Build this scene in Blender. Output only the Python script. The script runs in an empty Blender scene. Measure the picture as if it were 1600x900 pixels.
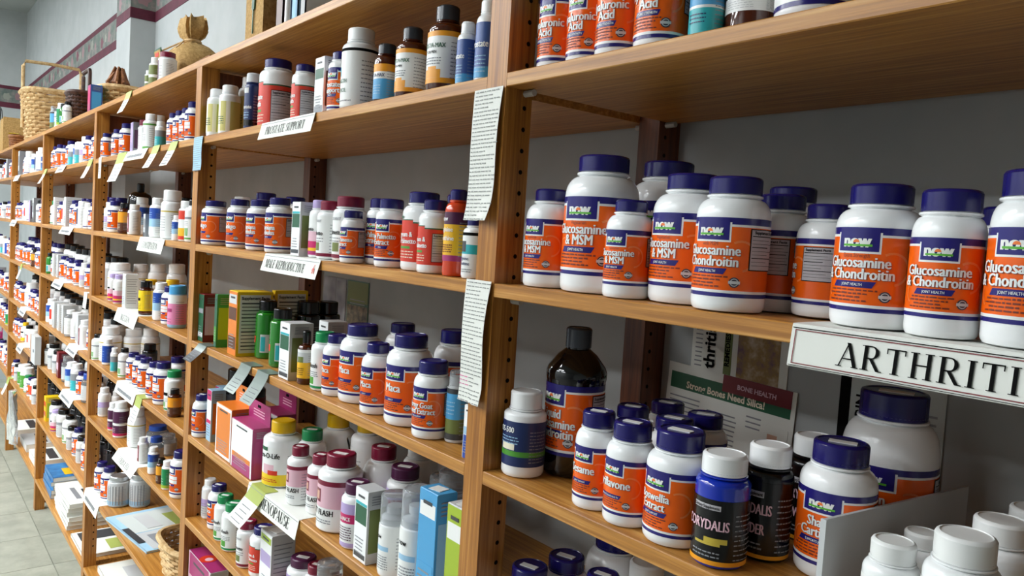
import bpy, math, random
from mathutils import Matrix, Vector
random.seed(11)
SC = bpy.context.scene
COL = SC.collection

# ------------------------------------------------------------------ camera
F_PX = 1207.46
CAM = Vector((0.6445, -0.50, 1.25))
yaw, pitch, roll = math.radians(50.852), math.radians(-3.381), math.radians(3.581)
fwd = Vector((-math.sin(yaw)*math.cos(pitch), math.cos(yaw)*math.cos(pitch), math.sin(pitch)))
rgt0 = Vector((math.cos(yaw), math.sin(yaw), 0))
up0 = rgt0.cross(fwd)
rgt = rgt0*math.cos(roll) + up0*math.sin(roll)
upv = up0*math.cos(roll) - rgt0*math.sin(roll)
cd = bpy.data.cameras.new('camera')
cd.sensor_width = 36.0
cd.lens = F_PX/1600*36.0
cd.clip_start = 0.02
cam = bpy.data.objects.new('camera', cd)
COL.objects.link(cam)
m = Matrix((rgt, upv, -fwd)).transposed().to_4x4()
m.translation = CAM
cam.matrix_world = m
SC.camera = cam

# ------------------------------------------------------------------ world, exposure
wd = bpy.data.worlds.new('room_air')
SC.world = wd
wd.use_nodes = True
bg = wd.node_tree.nodes['Background']
bg.inputs[0].default_value = (0.80, 0.90, 1.0, 1)
bg.inputs[1].default_value = 0.25
SC.view_settings.view_transform = 'Standard'
SC.view_settings.look = 'None'
SC.view_settings.exposure = 0.46
SC.view_settings.gamma = 1.0
SC.view_settings.use_curve_mapping = False
LIGHT_POWER = 27.0            # emission of the fluorescent diffusers
LIGHTS = [(-5.0, -1.3), (-3.3, -1.3), (-1.6, -1.3), (-4.6, -2.5), (-2.8, -2.5), (-1.0, -2.5), (-4.2, -3.7), (-2.4, -3.7), (-0.6, -3.7)]  # rows beyond the aisle are added fill, throwing light deeper into the shelves

# ------------------------------------------------------------------ materials
def lin(c):
    return c/12.92 if c <= .04045 else ((c+.055)/1.055)**2.4
def rgb(h):
    return tuple(lin(int(h[i:i+2], 16)/255) for i in (0, 2, 4)) + (1,)
_M = {}
PAL = dict(
 white=('f4f6f6', .19), wht=('eef0ee', .30), navy=('1c1862', .22), navyl=('241e72', .26), orange=('f4640c', .24), orlight=('f2803c', .36),
 ink=('0a0a0a', .85), dkor=('7a2c08', .5), grayp=('b9b6ba', .45), badge=('3a3c48', .4), green=('4f9a32', .4), hill=('58b030', .4), sun=('f07a2a', .4),
 red=('d93a24', .36), dkgreen=('1d5a3c', .4), gcap=('118a4e', .3), yellow=('f2cf1c', .35), yelcap=('e8b90c', .3), maroon=('7d1334', .3), plum=('4c1740', .35),
 lav=('b9a6d6', .4), pink=('e58bb5', .4), hotpink=('c81e66', .4), magenta=('a62c6c', .4), teal=('2fb0b8', .38), sky=('4aa0d4', .38), lime=('a2bc2c', .4), blue=('1e4aa8', .35),
 dkblue=('1a2c5e', .35), bluelab=('3d5a9a', .38), ltblue=('9cc6e2', .4), amberlab=('f0a018', .4), gold=('c8b040', .35), gray=('8c8f94', .45), ltgray=('c9cccd', .45), dkgray=('3c3e42', .4),
 black=('0b0a0b', .22), capgray=('34373d', .25), brown=('5a3018', .4), cream=('efe7cf', .5), rose=('e3b9c6', .4), paper=('e9ebe4', .65), paperg=('cfd6d3', .7), tagblue=('a9cfe6', .6), tin=('b8bcbf', .3),
 gunmetal=('2c2e34', .35), flesh=('d8b09a', .6), orcart=('e07c1e', .4), yelart=('f0b81e', .4), sticker=('e8e8e4', .5), hole=('140a05', .8), pin=('b9b6ae', .35), olive=('6e7a3c', .5), garnet=('7a1622', .4))
def mat(n):
    if n in _M: return _M[n]
    h, ro = PAL[n]
    mt = bpy.data.materials.new(n); mt.use_nodes = True
    b = mt.node_tree.nodes['Principled BSDF']
    b.inputs['Base Color'].default_value = rgb(h)
    b.inputs['Roughness'].default_value = ro
    if ro >= .6: b.inputs['Specular IOR Level'].default_value = .12
    _M[n] = mt
    return mt
def special(n, **k):
    mt = bpy.data.materials.new(n); mt.use_nodes = True
    b = mt.node_tree.nodes['Principled BSDF']
    for a, v in k.items(): b.inputs[a].default_value = v
    _M[n] = mt
    return mt
special('amberglass', **{'Base Color': rgb('4a1c08'), 'Roughness': .07, 'Coat Weight': .6})
special('ambery', **{'Base Color': rgb('d8441a'), 'Roughness': .08, 'Coat Weight': .6})
special('greenglass', **{'Base Color': rgb('1f7a1e'), 'Roughness': .08, 'Coat Weight': .6})
special('blueglass', **{'Base Color': rgb('0f2fae'), 'Roughness': .07, 'Coat Weight': .6})
special('blackgloss', **{'Base Color': rgb('060506'), 'Roughness': .09, 'Coat Weight': .5})
special('clear', **{'Base Color': rgb('eef1f4'), 'Roughness': .06, 'Transmission Weight': .85, 'IOR': 1.2})
for _n, _c in (('fl1', '937478'), ('fl2', '566a60'), ('fl3', '6e3a48'), ('fl4', '8e9286'), ('print', '9a9c9a'), ('lgold', 'd2c978')): special(_n, **{'Base Color': rgb(_c), 'Roughness': .6})
special('silver', **{'Base Color': rgb('c2c5c8'), 'Roughness': .3, 'Metallic': .85})
def nodes(mt):
    nt = mt.node_tree
    return nt, nt.nodes, nt.links, nt.nodes['Principled BSDF']
def noise_mat(n, c0, c1, scale, stretch=(1, 1, 1), rough=.5, detail=4, bump=0., c2=None, lo=.35, hi=.7):
    mt = bpy.data.materials.new(n); mt.use_nodes = True
    nt, N, L, b = nodes(mt)
    tc = N.new('ShaderNodeTexCoord'); mp = N.new('ShaderNodeMapping'); nz = N.new('ShaderNodeTexNoise'); cr = N.new('ShaderNodeValToRGB')
    oi = N.new('ShaderNodeObjectInfo'); ad = N.new('ShaderNodeVectorMath'); ad.operation = 'ADD'
    ml = N.new('ShaderNodeMath'); ml.operation = 'MULTIPLY'; ml.inputs[1].default_value = 37.0
    mp.inputs['Scale'].default_value = stretch
    L.new(oi.outputs['Random'], ml.inputs[0]); L.new(tc.outputs['Object'], mp.inputs['Vector'])
    L.new(mp.outputs['Vector'], ad.inputs[0]); L.new(ml.outputs[0], ad.inputs[1]); L.new(ad.outputs[0], nz.inputs['Vector'])
    nz.inputs['Scale'].default_value = scale; nz.inputs['Detail'].default_value = detail; nz.inputs['Roughness'].default_value = .65
    cr.color_ramp.elements[0].position = lo; cr.color_ramp.elements[0].color = rgb(c0)
    cr.color_ramp.elements[1].position = hi; cr.color_ramp.elements[1].color = rgb(c1)
    if c2:
        e = cr.color_ramp.elements.new((lo+hi)/2); e.color = rgb(c2)
    L.new(nz.outputs['Fac'], cr.inputs['Fac']); L.new(cr.outputs['Color'], b.inputs['Base Color'])
    b.inputs['Roughness'].default_value = rough
    if bump:
        bp = N.new('ShaderNodeBump'); bp.inputs['Strength'].default_value = bump; bp.inputs['Distance'].default_value = .002
        L.new(nz.outputs['Fac'], bp.inputs['Height']); L.new(bp.outputs['Normal'], b.inputs['Normal'])
    _M[n] = mt
    return mt
noise_mat('oak_h', '9a6426', 'd2a058', 1.0, (5, 190, 190), .40, 5, .10, 'ba8036')
noise_mat('low_bounce_floor', '70706c', '82827e', 60, (1, 1, 1), .95, 3, .2)  # invented covering for the unseen floor, toned to hold down bounced light
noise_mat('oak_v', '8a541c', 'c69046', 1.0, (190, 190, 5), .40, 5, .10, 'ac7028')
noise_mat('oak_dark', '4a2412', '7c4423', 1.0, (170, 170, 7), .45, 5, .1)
noise_mat('wallpaint', 'a9afaf', 'b4b9b9', 6, (1, 1, 1), .75, 3, .03)
noise_mat('wallfar', '9a9d9c', 'a5a8a7', 6, (1, 1, 1), .75, 3, .03)
noise_mat('ceilpaint', 'a3a8a6', 'aeb2af', 5, (1, 1, 1), .8, 3, .02)
noise_mat('vinyl', '979a8c', 'b4b7a8', 9, (1, 1, 1), .38, 6, .02, 'a6a99b')
noise_mat('floral', '5a6863', '968684', 22, (1, 1, 1), .7, 3, 0, '747a74')
noise_mat('maroonpaper', '4c1126', '601d34', 14, (1, 1, 1), .7)
noise_mat('jute', 'a07c44', 'c8a468', 160, (1, 1, 1), .85, 3, .5)
noise_mat('straw', 'b08a52', 'dcc092', 60, (1, 1, 1), .7, 3, .4)
noise_mat('wicker', '6a3a1c', 'a86e3a', 70, (1, 1, 1), .6, 3, .4)
noise_mat('darkwicker', '2a1610', '5a3422', 60, (1, 1, 1), .5, 3, .3)
noise_mat('pinkfab', '8a4a4c', 'b87a74', 90, (1, 1, 1), .8, 3, .3)
noise_mat('photo1', '3a3c34', '9a8a70', 60, (1, 1, 1), .5, 3)
noise_mat('photo2', '6a4a58', 'c8b49a', 45, (1, 1, 1), .5, 3, 0, '9a7a3c')
noise_mat('bluecover', '2a6ca8', '4a94cc', 20, (1, 1, 1), .35, 2)
noise_mat('greymag', '6a6c78', 'b4b6bc', 14, (1, 40, 1), .45, 2)
_e = bpy.data.materials.new('tube_light'); _e.use_nodes = True
_e.node_tree.nodes['Principled BSDF'].inputs['Emission Color'].default_value = (0.93, .97, 1.0, 1)
_e.node_tree.nodes['Principled BSDF'].inputs['Emission Strength'].default_value = LIGHT_POWER
_M['tube_light'] = _e

# ------------------------------------------------------------------ mesh helpers
class MB:
    def __init__(s):
        s.v = []; s.f = []; s.m = []; s.mats = []
    def mi(s, n):
        if n not in s.mats: s.mats.append(n)
        return s.mats.index(n)
    def add(s, vs, fs, n):
        o = len(s.v); k = s.mi(n); s.v += vs
        for f in fs: s.f.append([i+o for i in f]); s.m.append(k)
        return s
    def box(s, c, d, n, rz=0., rx=0.):
        x, y, z = d[0]/2, d[1]/2, d[2]/2
        vs = []
        cz, sz, cx, sx = math.cos(rz), math.sin(rz), math.cos(rx), math.sin(rx)
        for a in (-x, x):
            for b in (-y, y):
                for e in (-z, z):
                    b2, e2 = b*cx-e*sx, b*sx+e*cx
                    vs.append((c[0]+a*cz-b2*sz, c[1]+a*sz+b2*cz, c[2]+e2))
        return s.add(vs, [(0, 1, 3, 2), (4, 6, 7, 5), (0, 4, 5, 1), (2, 3, 7, 6), (0, 2, 6, 4), (1, 5, 7, 3)], n)
    def bevbox(s, c, d, n, b=.001):
        # box whose vertical section is chamfered on all long edges
        x, y, z = d[0]/2, d[1]/2, d[2]/2
        pr = [(-y+b, -z), (y-b, -z), (y, -z+b), (y, z-b), (y-b, z), (-y+b, z), (-y, z-b), (-y, -z+b)]
        vs = [(c[0]+a, c[1]+p, c[2]+q) for a in (-x, x) for p, q in pr]
        fs = [tuple(range(7, -1, -1)), tuple(range(8, 16))] + [(i, (i+1) % 8, 8+(i+1) % 8, 8+i) for i in range(8)]
        return s.add(vs, fs, n)
    def lathe(s, prof, n, seg=32, c=(0, 0, 0), rib=0., sx=1., sy=1.):
        vs = []; fs = []; rings = []
        for r, z in prof:
            if r < 1e-6:
                rings.append([len(vs)]); vs.append((c[0], c[1], c[2]+z))
            else:
                rings.append(list(range(len(vs), len(vs)+seg)))
                for i in range(seg):
                    a = 2*math.pi*i/seg; q = r*(1-(rib if i % 2 else 0))
                    vs.append((c[0]+q*math.cos(a)*sx, c[1]+q*math.sin(a)*sy, c[2]+z))
        for a, b in zip(rings, rings[1:]):
            for i in range(seg):
                j = (i+1) % seg
                if len(a) == 1 and len(b) == 1: break
                if len(a) == 1: fs.append((a[0], b[j], b[i]))
                elif len(b) == 1: fs.append((a[i], a[j], b[0]))
                else: fs.append((a[i], a[j], b[j], b[i]))
        return s.add(vs, fs, n)
    def tube(s, pts, r, n, seg=6, closed=False):
        pts = [Vector(p) for p in pts]; vs = []; fs = []
        k = len(pts)
        for i, p in enumerate(pts):
            t = (pts[(i+1) % k]-pts[i-1]) if closed else (pts[min(i+1, k-1)]-pts[max(i-1, 0)])
            t.normalize()
            a = t.cross(Vector((0, 0, 1)))
            if a.length < .05: a = t.cross(Vector((1, 0, 0)))
            a.normalize(); b = a.cross(t)
            rr = r[i] if isinstance(r, (list, tuple)) else r
            for j in range(seg):
                q = 2*math.pi*j/seg
                vs.append(tuple(p+a*rr*math.cos(q)+b*rr*math.sin(q)))
        for i in range(k if closed else k-1):
            i2 = (i+1) % k
            for j in range(seg):
                j2 = (j+1) % seg
                fs.append((i*seg+j, i*seg+j2, i2*seg+j2, i2*seg+j))
        if not closed:
            fs.append(tuple(range(seg-1, -1, -1))); fs.append(tuple(range((k-1)*seg, k*seg)))
        return s.add(vs, fs, n)
    def sheet(s, grid, th, n, nrm=(0, -1, 0)):
        # grid[row][col] of points; thickened behind along -nrm
        R, C = len(grid), len(grid[0]); o = Vector(nrm)*th
        vs = [tuple(p) for row in grid for p in row] + [tuple(Vector(p)-o) for row in grid for p in row]
        K = R*C; fs = []
        for i in range(R-1):
            for j in range(C-1):
                a, b, c, d = i*C+j, i*C+j+1, (i+1)*C+j+1, (i+1)*C+j
                fs.append((a, b, c, d)); fs.append((K+d, K+c, K+b, K+a))
        ed = [(i*C, (i+1)*C) for i in range(R-1)] + [((i+1)*C-1+C, (i+1)*C-1) for i in range(R-1)] + [(j+1, j) for j in range(C-1)] + [((R-1)*C+j, (R-1)*C+j+1) for j in range(C-1)]
        for a, b in ed: fs.append((a, b, K+b, K+a))
        return s.add(vs, fs, n)
    def mesh(s, name, smooth=True, ang=42):
        me = bpy.data.meshes.new(name)
        me.from_pydata(s.v, [], s.f)
        for n in s.mats: me.materials.append(mat(n))
        me.polygons.foreach_set('material_index', s.m)
        if smooth:
            me.polygons.foreach_set('use_smooth', [True]*len(s.f))
            try: me.set_sharp_from_angle(angle=math.radians(ang))
            except Exception: pass
        me.update()
        return me
def obj(name, me, parent=None, loc=(0, 0, 0), rz=0.):
    if isinstance(me, MB): me = me.mesh(name)
    o = bpy.data.objects.new(name, me); COL.objects.link(o)
    o.location = loc; o.rotation_euler = (0, 0, rz)
    if parent: o.parent = parent
    return o
def flat(name, mb, parent=None, loc=(0, 0, 0), rz=0.):
    return obj(name, mb.mesh(name, False), parent, loc, rz)
ALL = []
def tag(o, label, cat, group=None):
    o['label'] = label; o['category'] = cat
    if group: o['group'] = group
    ALL.append(o)
    return o
def thing(name, label, cat, loc=(0, 0, 0), rz=0., group=None):
    o = bpy.data.objects.new(name, None); COL.objects.link(o)
    o.empty_display_size = .02
    o.location = loc; o.rotation_euler = (0, 0, rz)
    return tag(o, label, cat, group)
def struct(name, mb, parent=None, loc=(0, 0, 0), smooth=False):
    o = obj(name, mb.mesh(name, smooth), parent, loc)
    if not parent: o['kind'] = 'structure'
    return o

# ------------------------------------------------------------------ lettering
_G = {}
def glyph(s, bold=.02):
    k = (s, bold)
    if k in _G: return _G[k]
    cu = bpy.data.curves.new('tmp', 'FONT'); cu.body = s; cu.size = 1.0; cu.resolution_u = 2; cu.offset = bold; cu.fill_mode = 'FRONT'
    ob = bpy.data.objects.new('tmp', cu); COL.objects.link(ob)
    dg = bpy.context.evaluated_depsgraph_get()
    ev = ob.evaluated_get(dg); me = ev.to_mesh()
    vs = [(v.co.x, v.co.y) for v in me.vertices]; fs = [tuple(p.vertices) for p in me.polygons]
    ev.to_mesh_clear(); bpy.data.objects.remove(ob); bpy.data.curves.remove(cu)
    x0 = min([v[0] for v in vs] or [0]); x1 = max([v[0] for v in vs] or [1])
    _G[k] = ([(v[0]-(x0+x1)/2, v[1]) for v in vs], fs, x1-x0)
    return _G[k]
def serif(s, track=0.):
    # own seriffed capitals: returns 2-D verts, faces, width (cap height 1)
    V = []; Fc = []
    def q(*p):
        o = len(V); V.extend(p); Fc.append(tuple(range(o, o+len(p))))
    T, t, sf = .13, .05, .035
    x = 0.
    for ci, ch in enumerate(s):
        if ci: x += track
        X = x
        def ver(a, y0=0, y1=1, w=T): q((X+a-w/2, y0), (X+a+w/2, y0), (X+a+w/2, y1), (X+a-w/2, y1))
        def hor(a, b, y, w=t): q((X+a, y-w/2), (X+b, y-w/2), (X+b, y+w/2), (X+a, y+w/2))
        def dia(a, y0, b, y1, w=T): q((X+a-w/2, y0), (X+a+w/2, y0), (X+b+w/2, y1), (X+b-w/2, y1))
        def ser(a, y, w=.3): q((X+a-w/2, y), (X+a+w/2, y), (X+a+w/2, y+sf), (X+a-w/2, y+sf))
        def arc(cx, cy, rx, ry, a0, a1, n=12):
            o = len(V)
            for i in range(n+1):
                a = math.radians(a0+(a1-a0)*i/n); w = t+(T-t)*abs(math.cos(a))
                V.append((X+cx+(rx+w/2)*math.cos(a), cy+(ry+t/2)*math.sin(a))); V.append((X+cx+(rx-w/2)*math.cos(a), cy+(ry-t/2)*math.sin(a)))
            for i in range(n):
                f = (o+2*i, o+2*i+2, o+2*i+3, o+2*i+1)
                Fc.append(f if a1 > a0 else f[::-1])
        b, e = 0, 1-sf
        if ch == 'I': ver(.17); ser(.17, b); ser(.17, e); x += .36
        elif ch == 'T': ver(.36); ser(.36, b); hor(.03, .69, .975); ver(.05, .78, 1, .04); ver(.67, .78, 1, .04); x += .74
        elif ch == 'H': ver(.17); ver(.65); hor(.17, .65, .52); [ser(a, y) for a in (.17, .65) for y in (b, e)]; x += .84
        elif ch == 'L': ver(.17); ser(.17, b); ser(.17, e); hor(.17, .6, .025); ver(.6, 0, .24, .04); x += .66
        elif ch in 'EF':
            ver(.17); ser(.17, e); hor(.17, .58, .975); ver(.58, .78, 1, .04); hor(.17, .48, .52); ver(.48, .42, .62, .035)
            if ch == 'E': hor(.1, .62, .025); ver(.62, 0, .24, .04)
            else: ser(.17, b)
            x += .68
        elif ch in 'PR':
            ver(.17); ser(.17, b); ser(.17, e); hor(.17, .4, .975); hor(.17, .4, .49); arc(.38, .733, .2, .242, -90, 90)
            if ch == 'R': dia(.66, 0, .36, .49); ser(.7, b, .2); x += .8
            else: x += .68
        elif ch in 'DB':
            ver(.17); ser(.17, b); ser(.17, e); hor(.17, .38, .975); hor(.17, .38, .025); arc(.36, .5, .33, .475, -90, 90); x += .8
        elif ch == 'O': arc(.42, .5, .34, .475, 0, 360, 24); x += .86
        elif ch in 'CG':
            arc(.42, .5, .34, .475, 45, 315, 20); ver(.67, .72, .96, .04)
            if ch == 'G': ver(.66, .05, .42); ser(.62, .42, .26)
            x += .78
        elif ch == 'S': arc(.29, .74, .18, .235, 20, 270, 14); arc(.29, .265, .2, .24, 90, -160, 14); x += .58
        elif ch == 'U': ver(.17, .25); ver(.62, .25, 1, .06); arc(.395, .27, .225, .245, 180, 360); ser(.17, e); ser(.62, e, .24); x += .8
        elif ch == 'N': ver(.15, 0, 1, .055); dia(.68, 0, .15, 1); ver(.68, 0, 1, .055); ser(.15, b, .24); ser(.68, e, .24); x += .86
        elif ch == 'M': ver(.14, 0, 1, .055); dia(.48, .05, .17, 1); dia(.45, .05, .76, 1, .055); ver(.82, 0, 1); ser(.14, b, .24); ser(.82, b); ser(.82, e, .26); x += 1.0
        elif ch == 'A': dia(.07, 0, .39, 1, .05); dia(.68, 0, .37, 1); hor(.2, .56, .33); ser(.07, b, .24); ser(.68, b, .26); x += .78
        elif ch == 'V': dia(.38, 0, .09, 1); dia(.38, 0, .67, 1, .05); ser(.09, e, .26); ser(.67, e, .22); x += .76
        elif ch == 'Y': dia(.36, .45, .09, 1); dia(.36, .45, .65, 1, .05); ver(.36, 0, .5); ser(.36, b); ser(.09, e, .24); ser(.65, e, .2); x += .74
        elif ch == '&': arc(.3, .78, .14, .19, 0, 360, 14); arc(.3, .28, .22, .25, 60, 330, 14); dia(.66, 0, .2, .7, .1); x += .76
        else: x += .4
    w = x
    return [(a-w/2, y) for a, y in V], Fc, w
def put_text(mb, data, n, H, fn, maxw=None, cap=.72, cond=1.0, strike=0.):
    # data: glyph data; H = cap height in metres; fn maps (x,y) metres -> 3-D; strike = bold by overprinting
    vs, fs, w = data
    k = H/cap; sx = cond
    if maxw and w*k*sx > maxw: sx = maxw/(w*k)
    for o in ((-strike, 0, strike) if strike else (0,)):
        mb.add([fn(v[0]*k*sx+o*H, v[1]*k) for v in vs], fs, n)

# ------------------------------------------------------------------ bottles
# label drawing on a cylinder: u = angle (0 faces the aisle), v = 0..1 over the label height
class Lab:
    def __init__(s, r, z0, z1, near, seed):
        s.r, s.z0, s.z1, s.near = r, z0, z1, near
        s.base = MB(); s.let = MB(); s.extra = {}
        s.rn = random.Random(seed)
    def pt(s, u, v, lay):
        r = s.r + .0003 + .00014*lay
        return (r*math.sin(u), -r*math.cos(u), s.z0+(s.z1-s.z0)*v)
    def patch(s, u0, u1, v0, v1, n, lay=1, mb=None, sk=0., dv=None):
        mb = mb or s.base
        k = max(1, int((u1-u0)/(.13 if s.near else .3)+.99))
        vs = []
        for i in range(k+1):
            u = u0+(u1-u0)*i/k
            vs += [s.pt(u, v0, lay), s.pt(u+sk, (v1 if dv is None else v1+dv*math.sin(math.pi*i/k)), lay)]
        mb.add(vs, [(2*i, 2*i+2, 2*i+3, 2*i+1) for i in range(k)], n)
    def full(s, v0, v1, n, lay=0):
        k = 44 if s.near else 22
        vs = []
        for i in range(k):
            u = 2*math.pi*i/k
            vs += [s.pt(u, v0, lay), s.pt(u, v1, lay)]
        s.base.add(vs, [(2*i, 2*((i+1) % k), 2*((i+1) % k)+1, 2*i+1) for i in range(k)], n)
    def disc(s, u, v, hm, n, lay=2, a0=0, a1=360, mb=None, hole=0.):
        # hm radius in metres
        mb = mb or s.base; H = s.z1-s.z0; k = 14
        ring = [math.radians(a0+(a1-a0)*i/k) for i in range(k+1)]
        o = [s.pt(u+hm*math.cos(a)/s.r, v+hm*math.sin(a)/H, lay) for a in ring]
        if hole:
            i_ = [s.pt(u+hm*hole*math.cos(a)/s.r, v+hm*hole*math.sin(a)/H, lay) for a in ring]
            mb.add(o+i_, [(i, i+1, k+2+i, k+1+i) for i in range(k)], n)
        else:
            mb.add([s.pt(u, v, lay)]+o, [(0, i+1, i+2) for i in range(k)], n)
    def text(s, t, u, v, h, n, maxw=None, lay=3, bold=.025, shadow=None):
        H = s.z1-s.z0
        if not s.near:
            w = min(maxw or 9, len(t)*h*H*.62/s.r)
            s.patch(u-w/2, u+w/2, v, v+h*.9, n, lay, s.let); return
        for dx, dy, nn, ly, bd in ([(.0004, -.0004, shadow, lay+1, bold)] if shadow else [])+[(0, 0, n, lay+2, bold)]:
            put_text(s.let, glyph(t, 0.), nn, h*H, lambda x, y: s.pt(u+(x+dx)/s.r, v+(y+dy)/H, ly), maxw*s.r if maxw else None, .72, .80, bd*1.6)
    def fine(s, u0, u1, v, h, n, lay=2):
        # a line of print too small to read: word-long dashes
        if not s.near:
            s.patch(u0, u1, v, v+h*.6, n, lay, s.let); return
        u = u0
        while u < u1-.05:
            w = s.rn.uniform(.06, .2); w = min(w, u1-u)
            s.patch(u, u+w, v, v+h*s.rn.uniform(.75, 1), n, lay, s.let)
            u += w+.035
    def facts(s, u0, u1, v0, v1, title='Supplement Facts', nm='facts_panel'):
        f = s.extra.setdefault(nm, MB())
        s.patch(u0-.03, u1+.03, v0-.012, v1+.012, 'ink', 2, f); s.patch(u0, u1, v0, v1, 'grayp', 3, f)
        n = 9
        if s.near:
            put_text(f, glyph(title, .03), 'ink', (v1-v0)*.075*(s.z1-s.z0), lambda x, y: s.pt((u0+u1)/2+x/s.r, v1-(v1-v0)*.1+y/(s.z1-s.z0), 5), (u1-u0)*.9*s.r)
        for i in range(n):
            v = v1-(v1-v0)*(.16+.82*i/n)
            s.patch(u0+.03, u1-(.03 if i % 2 == 0 else s.rn.uniform(.05, .4)*(u1-u0)), v-.004, v+(.007 if i in (0, 3, 6) else .001), 'ink', 4, f)

def d_now(title, rib='', face='orange', facts=1.5, sub=None, u0=0.):
    def d(L):
        L.full(0, .05, 'navyl', 0); L.full(.05, .085, 'wht', 0); L.full(.085, .885, face, 0); L.full(.885, .915, 'wht', 0); L.full(.915, 1, 'navyl', 0)
        L.patch(u0-.56, u0+.56, .69, .94, 'wht', 1); L.patch(u0-.51, u0+.51, .715, 1, 'navyl', 2)
        L.text('now', u0, .765, .165, 'wht', .86, 3, .04)
        if L.near:
            hh = L.z1-L.z0
            L.disc(u0-.01, .82, .038*hh, 'sun', 6, 0, 180, L.let); L.patch(u0-.34, u0+.36, .775, .80, 'hill', 6, L.let)
        if L.near:
            L.disc(u0+.85, .52, .20*(L.z1-L.z0), 'orlight', 1, -80, 120, None, .86); L.disc(u0-.55, .30, .17*(L.z1-L.z0), 'orlight', 1, 60, 230, None, .9)
        n = len(title); hgt = .135 if n > 1 else .165
        if sub: L.text(sub, u0, .645, .05, 'dkor', .9, 2, 0.)
        for i, t in enumerate(title):
            L.text(t, u0, .525-i*.14-(0 if n > 1 else .04), hgt, 'wht', 1.95, 3, .028, 'dkor')
        vb = .36
        if rib:
            L.patch(u0-.62, u0+.42, vb-.075, vb, 'navyl', 2, None, .09); L.text(rib, u0-.06, vb-.055, .034, 'wht', .9, 3, .01)
        for i, (a, b) in enumerate(((-.7, .55), (-.75, .35), (-.6, .2), (-.75, .4))):
            L.fine(u0+a, u0+b, .245-i*.042, .022, 'dkor', 2)
        hh = L.z1-L.z0
        bd = L.extra.setdefault('quality_badge', MB())
        L.disc(u0+.72, .19, .066*hh, 'badge', 3, 0, 360, bd); L.disc(u0+.72, .19, .05*hh, 'ltgray', 4, 0, 360, bd, .8); L.patch(u0+.72-.07*hh/L.r, u0+.72+.07*hh/L.r, .172, .208, 'ltgray', 5, bd)
        if facts: L.facts(u0+facts, u0+facts+.95, .36, .86)
        L.facts(u0-2.35, u0-1.4, .14, .86, 'Suggested Use', 'directions_panel')
    return d
def d_red(title):
    def d(L):
        L.full(0, .8, 'red', 0); L.full(.8, .83, 'dkgreen', 0)
        L.patch(-1.2, .2, .8, .86, 'red', 1); L.patch(-1.25, .2, .86, .88, 'dkgreen', 1)
        L.text('now', -.62, .90, .085, 'dkgreen', .6, 3, .05)
        for i, t in enumerate(title): L.text(t, -.35, .52-i*.14, .11, 'wht', 1.5, 3, .03)
        L.patch(-.75, .1, .27, .32, 'green', 2)
        for i in range(3): L.fine(-.7, .3, .2-.06*i, .022, 'cream', 2)
        L.facts(.75, 1.9, .08, .7)
    return d
def d_bands(bands, texts=(), fine=('ink', .12, .3, 4), pics=(), facts=True):
    # bands: (v0,v1,color)
    def d(L):
        for a, b, c in bands: L.full(a, b, c, 0)
        for i, (u0, u1, v0, v1, c) in enumerate(pics): L.patch(u0, u1, v0, v1, c, 1+.4*min(i, 3))
        for (t, u, v, h, c, w) in texts: L.text(t, u, v, h, c, w, 3, .02)
        if fine:
            c, v0, v1, n = fine
            for i in range(n): L.fine(-.6, .5, v0+(v1-v0)*i/n, .025, c, 2)
        if facts:
            for i in range(10): L.fine(1.0, 1.9, .1+.75*i/10, .02, 'gray', 2)
    return d
W_ = [(0, 1, 'wht')]
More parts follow.
